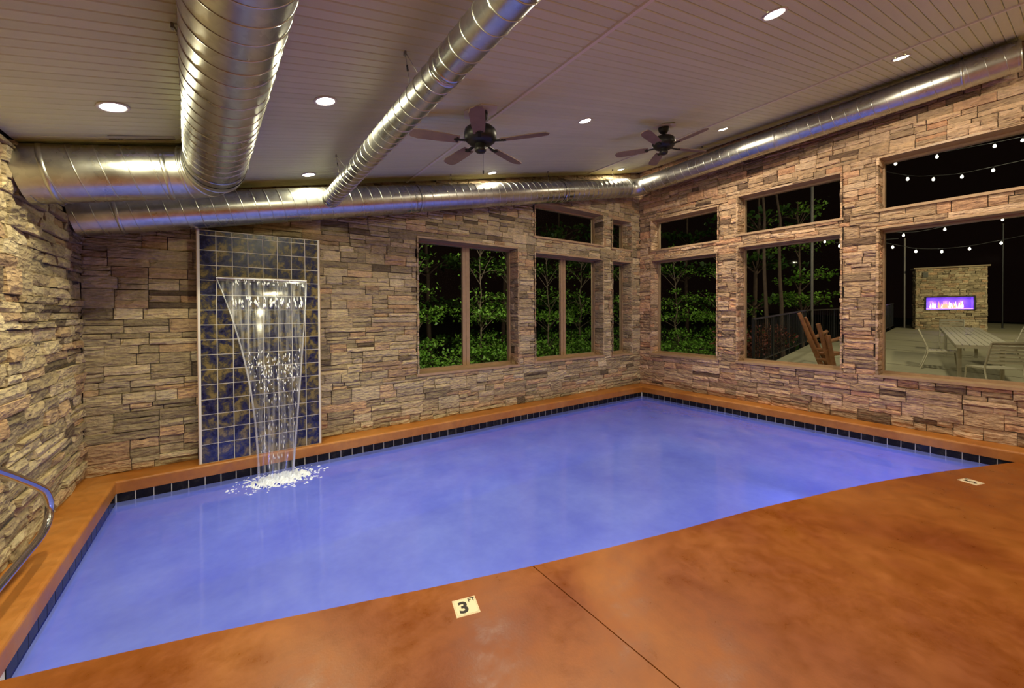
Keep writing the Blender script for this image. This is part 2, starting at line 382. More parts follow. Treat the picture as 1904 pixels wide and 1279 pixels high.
wr = core('wall_right', [-9.0, 0.75], [0, 5.34], RH, FR, TH, MORTAR)
wl = core('wall_left', [-9.0, 0.7], [0, 3.18], [], FL, 0.3, MORTAR)
PANEL = (-8.262, -6.955, 0, 2.9)
rb = [r for r in ledge(-9.25, 0.32, 0.13, 5.3, BH+[(-8.2, -7.02, 0, 2.85)], 1.12) if r[2] < ceil_z(r[1])-0.02]
rr = ledge(-8.9, 0.30, 0.13, 5.34, RH, 1.1)
rl = ledge(-8.9, 0.30, 0.13, 3.18, (), 1.2)
duct_hide = lambda c: True
stone_wall(wb, rb, FB, lambda c: c[2] < ceil_z(c[0])-0.35, 0.85, 0.0)
stone_wall(wr, rr, FR, lambda c: c[1] > -6.2 and c[2] < 4.9, 1.0, 1.0)
stone_wall(wl, rl, FL, lambda c: c[1] > -2.6, 1.25, 0.0)
# jamb returns: one stone deep, facing into each opening
def returns(wall, holes, F, warm):
    mb = MB()
    for (a, b, c, d) in holes:
        for u, s in ((a, 1), (b, -1)):
            G = lambda q, dp, z, u=u, s=s: F(u+s*(dp*0.6+0.028), -q, z)
            z = c
            while z < d-0.01:
                h = rnd.choice([0.07, 0.09, 0.11, 0.13]);
                if d-z-h < 0.05: h = d-z
                if rnd.random() < 0.3: stone(mb, -0.02, 0.11, z, z+h, G, warm=warm, rough=0.7); stone(mb, 0.11, 0.25, z, z+h, G, warm=warm, rough=0.7)
                else: stone(mb, -0.02, 0.25, z, z+h, G, warm=warm, rough=0.7)
                z += h
    mb.build('jamb_stones', STONE, wall, kind='stuff')
returns(wb, BH, FB, 0.3); returns(wr, RH, FR, 1.0)

# windows: frame, sash bars, panes, head board and sill board
def window(name, h, F, mull=None, low=True):
    a, b, c, d = h; root = empty(name, F((a+b)/2, -0.27, c), kind='structure'); loc = Vector(root.location)
    G = lambda u, dp, z: Vector(F(u, dp, z))-loc
    def bx(u0, u1, d0, d1, z0, z1, mb=None):
        mb = mb or MB(); v = [G(x, y, z) for z in (z0, z1) for y in (d0, d1) for x in (u0, u1)]
        return mb.add(v, [(0, 2, 3, 1), (4, 5, 7, 6), (0, 1, 5, 4), (2, 6, 7, 3), (0, 4, 6, 2), (1, 3, 7, 5)])
    fwid = 0.045; mb = MB()
    for (u0, u1, z0, z1) in ((a, a+fwid, c, d), (b-fwid, b, c, d), (a+fwid, b-fwid, c, c+fwid), (a+fwid, b-fwid, d-fwid, d)): bx(u0, u1, -0.335, -0.25, z0, z1, mb)
    mb.build('window_frame', WOOD, root)
    us = [a+fwid]
    if mull:
        for s in (-1, 1): bx(mull+min(0, s*0.07), mull+max(0, s*0.07), -0.32, -0.262 if s > 0 else -0.27, c+fwid, d-fwid).build('mullion', WOOD, root)
        us += [mull-0.07, mull+0.07]
    us.append(b-fwid)
    for i in range(0, len(us), 2):
        bx(us[i], us[i+1], -0.302, -0.296, c+fwid, d-fwid).build('pane', GLASS, root)
    bx(a-0.02, b+0.02, -0.25, 0.022, c-0.035, c+0.004).build('sill_board', SILL, root)
    if not low: pass
    bx(a-0.0, b+0.0, -0.25, -0.0, d-0.012, d+0.02).build('head_board', SILL, root)
    return root
window('window_1', BH[0], FB, -4.43); window('window_2', BH[1], FB, -2.02); window('window_3', BH[2], FB); window('window_4', BH[3], FB); window('window_5', BH[4], FB)
for i, h in enumerate(RH): window('window_%d' % (6+i), h, FR)
MB().box(-9.6, 0.7, -9.2, -9.0, 0, 5.34).build('wall_rear', PLASTER, kind='structure')

# ------------------------------------------------------------------ ceiling of planks
ce = MB(); z0, z1 = ceil_z(-9.5), ceil_z(0.6)
ce.add([(-9.5, -9.1, z0+0.03), (0.6, -9.1, z1+0.03), (0.6, 0.62, z1+0.03), (-9.5, 0.62, z0+0.03), (-9.5, -9.1, z0+0.12), (0.6, -9.1, z1+0.12), (0.6, 0.62, z1+0.12), (-9.5, 0.62, z0+0.12)],
       [(0, 1, 2, 3), (7, 6, 5, 4), (0, 4, 5, 1), (1, 5, 6, 2), (2, 6, 7, 3), (3, 7, 4, 0)])
ceiling = ce.build('ceiling', VOIDB, kind='structure')
def plank_mesh(L, wd=0.0815):
    mb = MB(); b = 0.005; y = wd/2
    prof = [(-y, 0.028), (-y, b), (-y+b, 0), (y-b, 0), (y, b), (y, 0.028)]
    v = [(x, p[0], p[1]) for x in (0, L) for p in prof]
    mb.add(v, [(i, i+1, i+7, i+6) for i in range(5)]+[(0, 6, 11, 5), (5, 4, 3, 2, 1, 0), (6, 7, 8, 9, 10, 11)]); return mb
SEAMX = [-9.24, -5.644, -1.635, 0.31]
ang = -math.atan(CS); kk = math.sqrt(1+CS*CS)
cut_names = []
for i in range(3):
    L = (SEAMX[i+1]-SEAMX[i])*kk
    proto = None; y = 0.24; n = 0; far = None
    while y > -8.9:
        vis = (y > (-5.4 if i < 2 else -6.2)) and n < 72
        if vis:
            if proto is None: proto = plank_mesh(L).build('plank', PLANK, ceiling); o = proto
            else: o = proto.copy(); COL.objects.link(o)
            o.location = (SEAMX[i], y, ceil_z(SEAMX[i])); o.rotation_euler = (0, ang, 0)
        else:
            far = far or MB(); pm = plank_mesh(L); R = Matrix.Rotation(ang, 4, 'Y')
            far.add([(R @ Vector(v))+Vector((SEAMX[i], y, ceil_z(SEAMX[i]))) for v in pm.v], pm.f)
        y -= 0.085; n += 1
    if far: far.build('planks_over_deck', PLANK, ceiling, kind='stuff')
for x in SEAMX[1:3]:
    MB().box(-0.02, 0.02, -9.0, 0.28, -0.016, 0.01).build('batten', BATTEN, ceiling).matrix_basis = Matrix.Translation((x, 0, ceil_z(x))) @ Matrix.Rotation(ang, 4, 'Y')

# ------------------------------------------------------------------ recessed lamps
CL = ['white recessed lamp in ceiling, nearest the camera right of the middle duct', 'white recessed lamp beside the top right end of the window-wall duct',
      'white recessed lamp in ceiling between the two fans', 'white recessed lamp in ceiling right of the far fan', 'small white recessed lamp below the left fan, over the back duct',
      'small white recessed lamp in far corner above where two ducts meet', 'white recessed lamp between the big left duct and thin middle duct',
      'bright recessed lamp left of the big duct near stone wall', 'recessed lamp above the back duct, left of where thin duct joins']
p0 = None
for i, (x, y) in enumerate(CANS):
    M4 = Matrix.Translation((x, y, ceil_z(x)-0.001)) @ Matrix.Rotation(ang, 4, 'Y')
    if p0 is None:
        p0 = empty('recessed_lamp')
        MB().lathe([(0.068, 0.0), (0.086, 0.0), (0.089, -0.004), (0.084, -0.009), (0.072, -0.009), (0.068, -0.004), (0.068, 0.0)], n=28).build('trim_ring', WHITE, p0)
        MB().lathe([(0.001, -0.010), (0.045, -0.010), (0.069, -0.006), (0.069, 0.0)], n=28).build('lens', LAMP, p0); o = p0
    else: o = copy_tree(p0)
    o.matrix_world = M4; tag(o, CL[i], 'ceiling lamp', 'recessed lamps in the plank ceiling')

# ------------------------------------------------------------------ pool, curb, deck
EDGE = [(-9.0, -2.62), (-8.91, -2.641), (-8.53, -2.751), (-8.05, -2.895), (-7.49, -3.085), (-6.85, -3.30), (-6.135, -3.53), (-5.64, -3.672), (-4.855, -3.885), (-3.875, -4.125), (-2.776, -4.44), (-1.96, -4.705), (-1.15, -5.015), (-0.393, -5.33), (0.005, -5.504), (0.06, -5.53)]
WZ = -0.10
def slab(x0, x1, name, m, parent=None):
    pts = [p for p in EDGE if x0 < p[0] < x1]
    def ey(x):
        for (a, b), (c, d) in zip(EDGE, EDGE[1:]):
            if a <= x <= c: return b+(d-b)*(x-a)/(c-a)
        return EDGE[0][1] if x < EDGE[0][0] else EDGE[-1][1]
    top = [(x0, ey(x0))]+pts+[(x1, ey(x1))]
    mb = MB(); n = len(top); prof = [(0.0, -0.16), (0.006, -0.03), (0.0, -0.012), (-0.012, 0.0)]   # bull-nosed edge
    v = []
    for dy, z in prof: v += [(x, y+dy, z) for x, y in top]
    f = []
    for k in range(len(prof)-1):
        for i in range(n-1): f.append((k*n+i, k*n+i+1, (k+1)*n+i+1, (k+1)*n+i))
    mb.add(v, f, True)
    v = [(x, y-0.012, 0) for x, y in top]+[(x, -9.0, 0) for x, y in top]+[(x, y, -0.16) for x, y in top]+[(x, -9.0, -0.16) for x, y in top]
    f = []
    for i in range(n-1): f += [(i, n+i, n+i+1, i+1), (n+i, 3*n+i, 3*n+i+1, n+i+1)]
    f += [(0, 2*n, 3*n, n), (n-1, 2*n-1, 4*n-1, 3*n-1)]
    mb.add(v, f); return mb.build(name, m, parent)
floor = slab(-9.24, 0.31, 'floor', GROOVE); floor.location.z = -0.012; tag(floor, kind='structure')
JX = -6.133
s1 = slab(-9.24, JX-0.004, 'deck_slab', DECK, floor); s2 = slab(JX+0.004, 0.31, 'deck_slab', DECK, floor)
s1.location.z = s2.location.z = 0.012
# curb around three sides of the pool
def curb():
    r = 0.028; H = 0.13
    prof = [(0.0, -0.004), (0.0, H-r)]+[(-r+r*math.cos(t), H-r+r*math.sin(t)) for t in (PI/8, PI/4, 3*PI/8, PI/2)]+[(-0.33, H), (-0.33, -0.004)]
    # path of the inner edge, outward normal offsets computed per corner
    path = [(-8.955, -9.0), (-8.955, 0.0), (0.0, 0.0), (0.0, -9.0)]; mit = [(-1, 0), (-1, 1), (1, 1), (1, 0)]
    v = []; n = len(prof)
    for (x, y), (mx, my) in zip(path, mit):
        for dpt, z in prof: v.append((x+mx*(-dpt), y+my*(-dpt), z))
    f = []
    for i in range(3):
        for k in range(n-1): f.append((i*n+k, i*n+k+1, (i+1)*n+k+1, (i+1)*n+k))
    mb = MB(); mb.add(v, f, False); return mb
cb = curb().build('pool_curb', CURB, kind='structure')
pool = MB()
px0, px1, py1, pz = -8.967, 0.012, 0.012, -1.25
near = [(x, y) for x, y in EDGE if -8.967 < x < 0.02]; near[0] = (px0, near[0][1]); near[-1] = (px1, near[-1][1])
base = [(px0, py1), (px1, py1)]+near[::-1]; nb = len(base)
pool.add([(x, y, pz) for x, y in base]+[(x, y, -0.155) for x, y in base], [tuple(range(nb))[::-1]]+[(i, i+nb, (i+1) % nb+nb, (i+1) % nb) for i in range(nb)])
pool = pool.build('pool_basin', POOLP, kind='structure')
gr = MB()
gr.box(px0, px1, 0.009, 0.03, -0.158, -0.001); gr.box(-0.0+0.009, 0.03, -5.53, 0.01, -0.158, -0.001); gr.box(-8.985, -8.964, -2.62, 0.01, -0.158, -0.001)
gr.build('grout_bed', GROUT, pool)
tp = MB(); tp.box(-0.0705, 0.0705, -0.003, 0.004, -0.144, -0.006); tproto = None
def ptile(x, y, rz, sx=1.0):
    global tproto
    if tproto is None: tproto = tp.build('tile', TILEP, pool); o = tproto
    else: o = tproto.copy(); COL.objects.link(o)
    o.location = (x, y, 0); o.rotation_euler = (0, 0, rz); o.scale = (sx, 1, 1)
for k in range(60): ptile(-8.955+0.0745+0.149*k, 0.007, 0)
for k in range(37): ptile(0.007, -0.0745-0.149*k, PI/2)
for k in range(17): ptile(-8.962, -0.0745-0.149*k, PI/2)
wt = MB(); nn = [(x, y) for x, y in near]
wt.add([(px0+0.012, py1-0.007, WZ), (px1-0.012, py1-0.007, WZ)]+[(min(max(x, px0+0.012), px1-0.012), y+0.002, WZ) for x, y in nn[::-1]], [tuple(range(len(nn)+2))[::-1]])
wt.build('pool_water', WATER, kind='structure')
# patch of churned ripples and foam where the sheet lands
def foam():
    mb = MB(); R = random.Random(3); nx, ny = 46, 26
    cx, cy, rx, ry = -7.47, -0.34, 0.42, 0.27; v = []
    for j in range(ny):
        for i in range(nx):
            a, b = i/(nx-1)*2-1, j/(ny-1)*2-1; q = a*a+b*b
            h = max(0, 1-q)**0.8*0.055*R.uniform(0.2, 1.0)*(0.6+0.4*math.sin(i*0.9+j*0.5)) - (0.02 if q > 0.75+R.uniform(-0.35, 0.2) else 0)
            v.append((cx+a*rx, min(-0.008, cy+b*ry+a*0.04), WZ+h+0.001))
    ok = lambda i, j: (i/(nx-1)*2-1)**2+(j/(ny-1)*2-1)**2 < 0.72+0.2*math.sin(i*1.7+j)+R.uniform(-0.25, 0.15)
    f = [(j*nx+i, j*nx+i+1, (j+1)*nx+i+1, (j+1)*nx+i) for j in range(ny-1) for i in range(nx-1) if ok(i, j)]
    mb.add(v, f, False)
    for k in range(150):
        t, q = R.uniform(0, 2*PI), R.uniform(0.7, 1.3); x, y = cx+rx*q*math.cos(t), cy+ry*q*math.sin(t)
        if y > -0.02: continue
        s = R.uniform(0.003, 0.010); st = R.uniform(1, 3)
        mb.add([(x-s*st, y, WZ+0.001), (x, y-s, WZ+0.001), (x+s*st, y, WZ+0.001), (x, y+s, WZ+0.001), (x, y, WZ+0.012)], [(0, 1, 4), (1, 2, 4), (2, 3, 4), (3, 0, 4)])
    return mb
foam().build('splash_foam', FOAM, label='white foam where the water sheet lands in the pool', category='foam', kind='stuff')

# ------------------------------------------------------------------ tiled waterfall panel
PY = 0.055; px_, pw, rh = -8.242, 0.158, 0.177
pan = empty('waterfall_panel', (-7.61, 0.1, 0.13), label='tall tiled waterfall panel of dark mottled tiles on stone wall', category='fountain')
ox, oy, oz = pan.location
MB().box(px_-0.026-ox, px_+8*pw+0.022-ox, PY+0.006-oy, 0.24-oy, 0-0.0, 2.892-oz).build('backing', GROUT, pan)
e = MB(); e.box(px_-0.028-ox, px_-0.020-ox, PY-0.002-oy, 0.24-oy, 0, 2.895-oz); e.box(px_+8*pw+0.018-ox, px_+8*pw+0.024-ox, PY-0.002-oy, 0.24-oy, 0, 2.895-oz); e.build('edge_strip', m_plain('edge_strip_tan', srgb(170, 140, 110), 0.5), pan)
tw = {}
def wtile(x, z, w_, h_):
    k = (round(w_, 3), round(h_, 3))
    if k not in tw:
        g = 0.0035; b = 0.004; mb = MB(); a, c = w_/2-g, h_/2-g
        mb.add([(-a, 0, -c), (a, 0, -c), (a, 0, c), (-a, 0, c), (-a+b, -0.006, -c+b), (a-b, -0.006, -c+b), (a-b, -0.006, c-b), (-a+b, -0.006, c-b)],
               [(4, 5, 6, 7), (0, 1, 5, 4), (1, 2, 6, 5), (2, 3, 7, 6), (3, 0, 4, 7)])
        o = tw[k] = mb.build('tile', TILEW, pan)
    else: o = tw[k].copy(); COL.objects.link(o)
    o.location = (x-ox, PY+0.006-oy, z-oz)
ztop = 2.832; zz = [2.889, ztop]
while zz[-1] > 0.2: zz.append(zz[-1]-rh)
zz[-1] = 0.132
for j in range(len(zz)-1):
    for i in range(8): wtile(px_+(i+0.5)*pw, (zz[j]+zz[j+1])/2, pw, zz[j]-zz[j+1])
sp = MB(); sp.box(-8.085-ox, -7.13-ox, -0.015-oy, PY+0.01-oy, 2.335-oz, 2.347-oz); sp.box(-8.085-ox, -7.13-ox, -0.015-oy, PY+0.01-oy, 2.312-oz, 2.320-oz); sp.box(-8.09-ox, -8.083-ox, -0.015-oy, PY+0.01-oy, 2.312-oz, 2.347-oz); sp.box(-7.132-ox, -7.125-ox, -0.015-oy, PY+0.01-oy, 2.312-oz, 2.347-oz)
sp.build('spout', CHROME, pan)
# falling sheet of water: narrows as it falls, arcs out over the curb
def sheet_pt(s, t):
    z = 2.325-t*(2.325+0.10); y = -0.01-0.34*math.sqrt(t)
    lw = -8.082+(0.382)*(1-(1-t)**2.2) if t < 1 else -7.70
    rw = -7.134-0.215*t
    return (lw+(rw-lw)*s, y+0.012*math.sin(s*9+t*5)*t, z)
wf = empty('water_sheet', (-7.6, 0.0, WZ), label='thin falling sheet of water in front of the tiled panel', category='water')
def rel(p): return (p[0]+7.6, p[1], p[2]-WZ)
sm = MB(); nx, ny = 24, 40
sm.add([rel(sheet_pt(i/nx, j/ny)) for j in range(ny+1) for i in range(nx+1)], [(j*(nx+1)+i, j*(nx+1)+i+1, (j+1)*(nx+1)+i+1, (j+1)*(nx+1)+i) for j in range(ny) for i in range(nx)], True)
sm.build('film', m_sheet('falling_film', 0.42, 0.44, 0.74), wf)
rimm = m_sheet('falling_rim', 0.62, 0.25, 0.6)
for s in (0.0, 1.0):
    pts = [rel(sheet_pt(s, (k/30)**1.0)) for k in range(31)]
    MB().tube(pts, [0.006+0.008*(k/30) for k in range(31)], 8).build('rim', rimm, wf)
R = random.Random(11); dm = MB()
MB().tube([rel((-8.085+0.955*k/20, -0.018+0.002*math.sin(k*2.3), 2.327)) for k in range(21)], [0.009+0.002*math.sin(k*1.9) for k in range(21)], 8).build('water_lip', DROP, wf)
def blob(mb, p, r, h, tilt=0):
    x, y, z = p; n = 5; v = [(x, y, z+h/2)]+[(x+r*math.cos(2*PI*k/n), y+r*0.5*math.sin(2*PI*k/n), z-h*0.1) for k in range(n)]+[(x+tilt, y, z-h/2)]
    mb.add(v, [(0, 1+k, 1+(k+1) % n) for k in range(n)]+[(6, 1+(k+1) % n, 1+k) for k in range(n)], True)
for k in range(46):      # lip drips
    s = R.uniform(0.12, 0.97); p = sheet_pt(s, R.uniform(0.002, 0.03)); blob(dm, rel(p), R.uniform(0.004, 0.009), R.uniform(0.02, 0.06))
for c in [0.10, 0.17, 0.27, 0.36, 0.45, 0.54, 0.60, 0.68, 0.76, 0.86, 0.93]:   # row of breaking fingers
    for k in range(7):
        p = sheet_pt(c+R.uniform(-0.028, 0.028), 0.118+R.uniform(-0.022, 0.026)); blob(dm, rel((p[0], p[1]-0.01, p[2])), R.uniform(0.005, 0.012), R.uniform(0.035, 0.085), 0.01)
for k in range(170):     # broken spray lower down
    p = sheet_pt(R.uniform(0.04, 0.96), R.triangular(0.34, 0.62, 0.44)); blob(dm, rel((p[0], p[1]-0.01, p[2])), R.uniform(0.003, 0.007), R.uniform(0.02, 0.06), R.uniform(-0.01, 0.01))
for k in range(60):
    p = sheet_pt(R.uniform(0.05, 0.95), R.uniform(0.6, 0.95)); blob(dm, rel(p), R.uniform(0.002, 0.004), R.uniform(0.03, 0.08))
dm.build('droplets', DROP, wf, kind='stuff')

# ------------------------------------------------------------------ ducts
def spiral(p0, d, L, r, pitch, th=0.0045, ph=0.0):
    d = Vector(d).normalized(); X = d.cross(Vector((0, 0, 1))).normalized(); Y = d.cross(X); n = int(L/pitch*30)
    lean = 0.0
    return [Vector(p0)+d*(L*k/n)+(X*math.cos(2*PI*L*k/n/pitch+ph)+Y*math.sin(2*PI*L*k/n/pitch+ph))*(r+0.001) for k in range(n+1)]
def cyl(p0, p1, r, n=48, caps=True): return MB().tube([p0, p1], r, n, caps)
def band(p, d, r, wd=0.035):
    d = Vector(d).normalized(); p = Vector(p)
    return MB().tube([p-d*wd/2, p-d*(wd/2-0.006), p+d*(wd/2-0.006), p+d*wd/2], [r+0.001, r+0.006, r+0.006, r+0.001], 48, False)
def bolt(mb, p, r=0.006): mb.lathe([(0.001, r), (r*0.7, r*0.7), (r, 0), (r*0.7, -r*0.7), (0.001, -r)], p, 8)
def hanger(root, anchor, pts, strut=None):
    mb = MB(); a = Vector(anchor)
    for q in pts: mb.tube([a, q], 0.0022, 6)
    h = mb.build('hanger_wire', CABLE, root)
    g = MB(); g.box(a.x-0.006, a.x+0.006, a.y-0.012, a.y+0.012, a.z-0.028, a.z+0.0); g.build('clamp', CABLE, root)
    m = (a+Vector(pts[0]))/2; g = MB(); g.bar(m-(Vector(pts[0])-a).normalized()*0.022, m+(Vector(pts[0])-a).normalized()*0.018, 0.010, 0.010); g.build('cable_gripper', BLACKM, root)
# A: back duct
tA = Vector((1, 0, 0.2117)).normalized(); rA = 0.2085
axA = lambda x: Vector((x, -0.006, 3.792+0.2117*(x+5)))
dA = empty('back_duct', axA(-5), label='round galvanised duct running along the back stone wall', category='duct')
def reb(mb, root):
    o = Vector(root.location); mb.v = [tuple(Vector(v)-o) for v in mb.v]; return mb
def part(mb, name, m, root, **k): return reb(mb, root).build(name, m, root, **k)
part(cyl(axA(-9.235), axA(-5.62), rA), 'duct_section', DUCT, dA); part(cyl(axA(-5.62), axA(-2.6), rA-0.008), 'duct_section', DUCT, dA); part(cyl(axA(-2.6), axA(-0.55), rA-0.012), 'duct_section', DUCT, dA)
elb = [axA(-0.57)+Vector((0.31*math.sin(t), -0.28*(1-math.cos(t)), 0.03*t)) for t in [k*PI/2/6 for k in range(7)]]
part(MB().tube(elb, [rA-0.012-0.002*k for k in range(7)], 32), 'corner_elbow', DUCT, dA)
L = (axA(-0.7)-axA(-9.2)).length
part(MB().tube(spiral(axA(-9.2), tA, (axA(-5.66)-axA(-9.2)).length, rA, 0.14), 0.0048, 4, False), 'spiral_seam', SEAM, dA)
part(MB().tube(spiral(axA(-5.55), tA, (axA(-0.6)-axA(-5.55)).length, rA-0.008, 0.14), 0.0048, 4, False), 'spiral_seam', SEAM, dA)
for x in (-8.9, -5.68, -5.58, -2.6, -0.57): part(band(axA(x), tA, rA), 'coupling_band', DUCT, dA)
def hang(root, ax, y, off, x_anchor):
    pass
def wires(root, a, q):
    o = Vector(root.location); a = Vector(a)-o; q = [Vector(p)-o for p in q]; hanger(root, a, q)
for x in (-7.9, -5.05, -3.0, -1.15):
    wires(dA, (x, -0.10, ceil_z(x)-0.001), [axA(x)+Vector((0, -0.10, rA-0.03)), axA(x)+Vector((0.02, 0.12, rA-0.05))])
# D: window-wall duct
pD0 = Vector((-0.27, -0.088, 4.777)); dD = Vector((0.055, -1, 0.051)).normalized(); rD = 0.187
axD = lambda y: pD0+dD*((y-pD0.y)/dD.y)
dd = empty('window_wall_duct', axD(-3), label='round galvanised duct above the right hand windows with capped end', category='duct')
YE = -5.52
part(cyl(axD(-0.26), axD(YE), rD), 'duct_section', DUCT, dd)
part(MB().tube(spiral(axD(-0.3), dD, (axD(YE)-axD(-0.3)).length, rD, 0.155), 0.004, 4, False), 'spiral_seam', SEAM, dd)
part(MB().lathe([(rD+0.004, -0.02), (rD+0.006, 0.0), (rD+0.004, 0.018), (rD-0.012, 0.018), (rD-0.016, 0.004), (0.001, 0.002)], axD(YE), 48, dD), 'end_cap', DUCT, dd)
for y in (-0.32, -2.9, -5.05): part(band(axD(y), dD, rD), 'coupling_band', DUCT, dd)
for y in (-1.6, -5.05): wires(dd, (axD(y).x-0.04, y, ceil_z(axD(y).x-0.04)-0.001), [axD(y)+Vector((-0.08, 0, rD-0.02)), axD(y)+Vector((0.08, 0, rD-0.02))])
# C: thin branch duct
xC, zC, rC = -6.857, 3.409, 0.1032
dc = empty('branch_duct', (xC, -4, zC), label='thin galvanised duct crossing the ceiling to the back duct', category='duct')
part(cyl((xC, -8.9, zC), (xC, -0.19, zC), rC, 40), 'duct_section', DUCT, dc)
part(MB().tube(spiral((xC, -0.22, zC), (0, -1, 0), 8.6, rC, 0.13), 0.004, 4, False), 'spiral_seam', SEAM, dc)
part(band((xC, -0.22, zC), (0, 1, 0), rC+0.004, 0.06), 'saddle_collar', DUCT, dc)
for y in (-3.60, -3.66): part(band((xC, y, zC), (0, 1, 0), rC-0.001, 0.03), 'coupling_band', DUCT, dc)
for y in (-3.196, -1.023): wires(dc, (-6.96, y, ceil_z(-6.96)-0.001), [(xC-0.07, y, zC+0.072), (xC+0.07, y, zC+0.072)])
# B + E: large duct with elbow
rB = 0.222; yE_ = -1.22
axE = lambda x: Vector((x, yE_, 3.122+0.21*(x+8.5)))
pB = Vector((-8.062, -1.22, 3.21)); pN = Vector((-7.885, -4.4, 3.262)); dB = pN-pB; rN = 0.1975
axB = lambda y: pB+dB*((y-pB.y)/dB.y)
rBy = lambda y: rB+(rN-rB)*max(0, min(1, (y-pB.y)/(pN.y-pB.y)))
db = empty('large_duct', pB, label='large galvanised duct with elbow hanging overhead at left', category='duct')
eb = 0.30
part(cyl(axE(-9.235), axE(pB.x-eb), rB), 'duct_section', DUCT, db)
K = 10; e0, e1 = axE(pB.x-eb), axB(pB.y-eb); cn = axB(pB.y)
el = []
for k in range(K+1):
    t = k/K; el.append(e0*(1-t)**2+cn*2*t*(1-t)+e1*t*t)
part(MB().tube(el, rB+0.002, 48, False), 'elbow', DUCT, db)
part(MB().tube([e1, axB(-4.4), (-7.885, -8.9, 3.262)], [rBy(e1.y), rN, rN], 48), 'duct_section', DUCT, db)
part(MB().tube(spiral(axE(-9.2), Vector((1, 0, 0.21)), 0.84, rB, 0.155, ph=1), 0.005, 4, False), 'spiral_seam', SEAM, db)
sp = [axB(-1.75)+Vector((math.cos(t), 0, math.sin(t)))*(rBy(-1.75-t/2/PI*0.13)+0.001)+dB.normalized()*(t/2/PI*0.13) for t in [k*2*PI/30 for k in range(30*21)]]
part(MB().tube(sp, 0.0036, 4, False), 'spiral_seam', SEAM, db)
for k in (2, 5, 8): part(band(el[k], el[k+1]-el[k-1], rB+0.001, 0.02), 'elbow_seam', SEAM, db)
for x in (-9.08, -8.4): part(band(axE(x), (1, 0, 0.21), rB), 'coupling_band', DUCT, db)
part(band(axB(-1.66), dB, rB-0.001), 'coupling_band', DUCT, db)
g = MB(); g.bar((-8.72, -1.47, ceil_z(-8.72)-0.018), (-8.32, -1.47, ceil_z(-8.28)-0.018), 0.03, 0.024); part(g, 'ceiling_strut', CHROME, db)
wires(db, (-8.19, -3.116, ceil_z(-8.19)-0.001), [axB(-3.1)+Vector((-0.17, 0, 0.06)), axB(-3.1)+Vector((-0.15, 0.05, 0.08))])

# ------------------------------------------------------------------ ceiling fans
def make_fan(x, y):
    zc = ceil_z(x); root = empty('ceiling_fan', (x, y, zc))
    MB().lathe([(0.001, 0.006), (0.19, 0.0), (0.195, -0.012), (0.001, -0.012)], (0, 0, 0), 6, (CS*-1, 0, 1), False).build('mounting_plate', WHITE, root)
    MB().lathe([(0.001, -0.005), (0.075, -0.005), (0.078, -0.03), (0.072, -0.07), (0.05, -0.10), (0.02, -0.115), (0.001, -0.115)], (0, 0, 0), 28).build('canopy', FAN, root)
    MB().lathe([(0.013, -0.11), (0.013, -0.17)], (0, 0, 0), 14).build('downrod', FAN, root)
    MB().lathe([(0.001, -0.15), (0.06, -0.155), (0.13, -0.17), (0.158, -0.195), (0.166, -0.23), (0.166, -0.265), (0.15, -0.30), (0.12, -0.325), (0.09, -0.335), (0.001, -0.335)], (0, 0, 0), 36).build('motor_housing', FAN, root)
    sh = MB().lathe([(0.055, -0.33), (0.056, -0.37), (0.06, -0.375), (0.058, -0.40), (0.045, -0.415), (0.001, -0.42)], (0, 0, 0), 24).build('switch_housing', FAN, root)
    pc = MB(); pc.tube([(0.02, -0.02, -0.42), (0.02, -0.02, -0.60)], 0.0016, 5); pc.lathe([(0.001, -0.595), (0.006, -0.60), (0.008, -0.62), (0.005, -0.635), (0.001, -0.637)], (0.02, -0.02, 0), 10); pc.build('pull_chain', FAN, sh)
    for k in range(5):
        a = 2*PI*k/5+0.35; R_ = Matrix.Rotation(a, 4, 'Z') @ Matrix.Rotation(math.radians(11), 4, 'X')
        out = [(0.22, -0.055), (0.40, -0.068), (0.62, -0.072), (0.69, -0.055), (0.715, 0), (0.69, 0.055), (0.62, 0.072), (0.40, 0.068), (0.22, 0.055)]; n = len(out)
        mb = MB(); mb.add([R_ @ Vector((p[0], p[1], 0.004)) for p in out]+[R_ @ Vector((p[0], p[1], -0.004)) for p in out], [tuple(range(n)), tuple(range(2*n-1, n-1, -1))]+[(i, i+n, (i+1) % n+n, (i+1) % n) for i in range(n)])
        b = mb.build('blade', BLADE, root); b.location.z = -0.315
        ir = MB(); ir.bar(R_ @ Vector((0.10, 0, 0.004)), R_ @ Vector((0.27, 0, -0.008)), 0.035, 0.008); ir.bar(R_ @ Vector((0.24, -0.035, -0.007)), R_ @ Vector((0.24, 0.035, -0.007)), 0.02, 0.006); ir.build('blade_bracket', FAN, b)
    return root
f1 = make_fan(-5.867, -2.379); tag(f1, 'dark bronze ceiling fan with pull chain, beside the thin duct', 'ceiling fan', 'dark ceiling fans')
f2 = copy_tree(f1); f2.location = (-2.666, -2.353, ceil_z(-2.666)); f2.rotation_euler.z = 0.5; tag(f2, 'dark bronze ceiling fan farther off, near the window-wall duct', 'ceiling fan', 'dark ceiling fans')

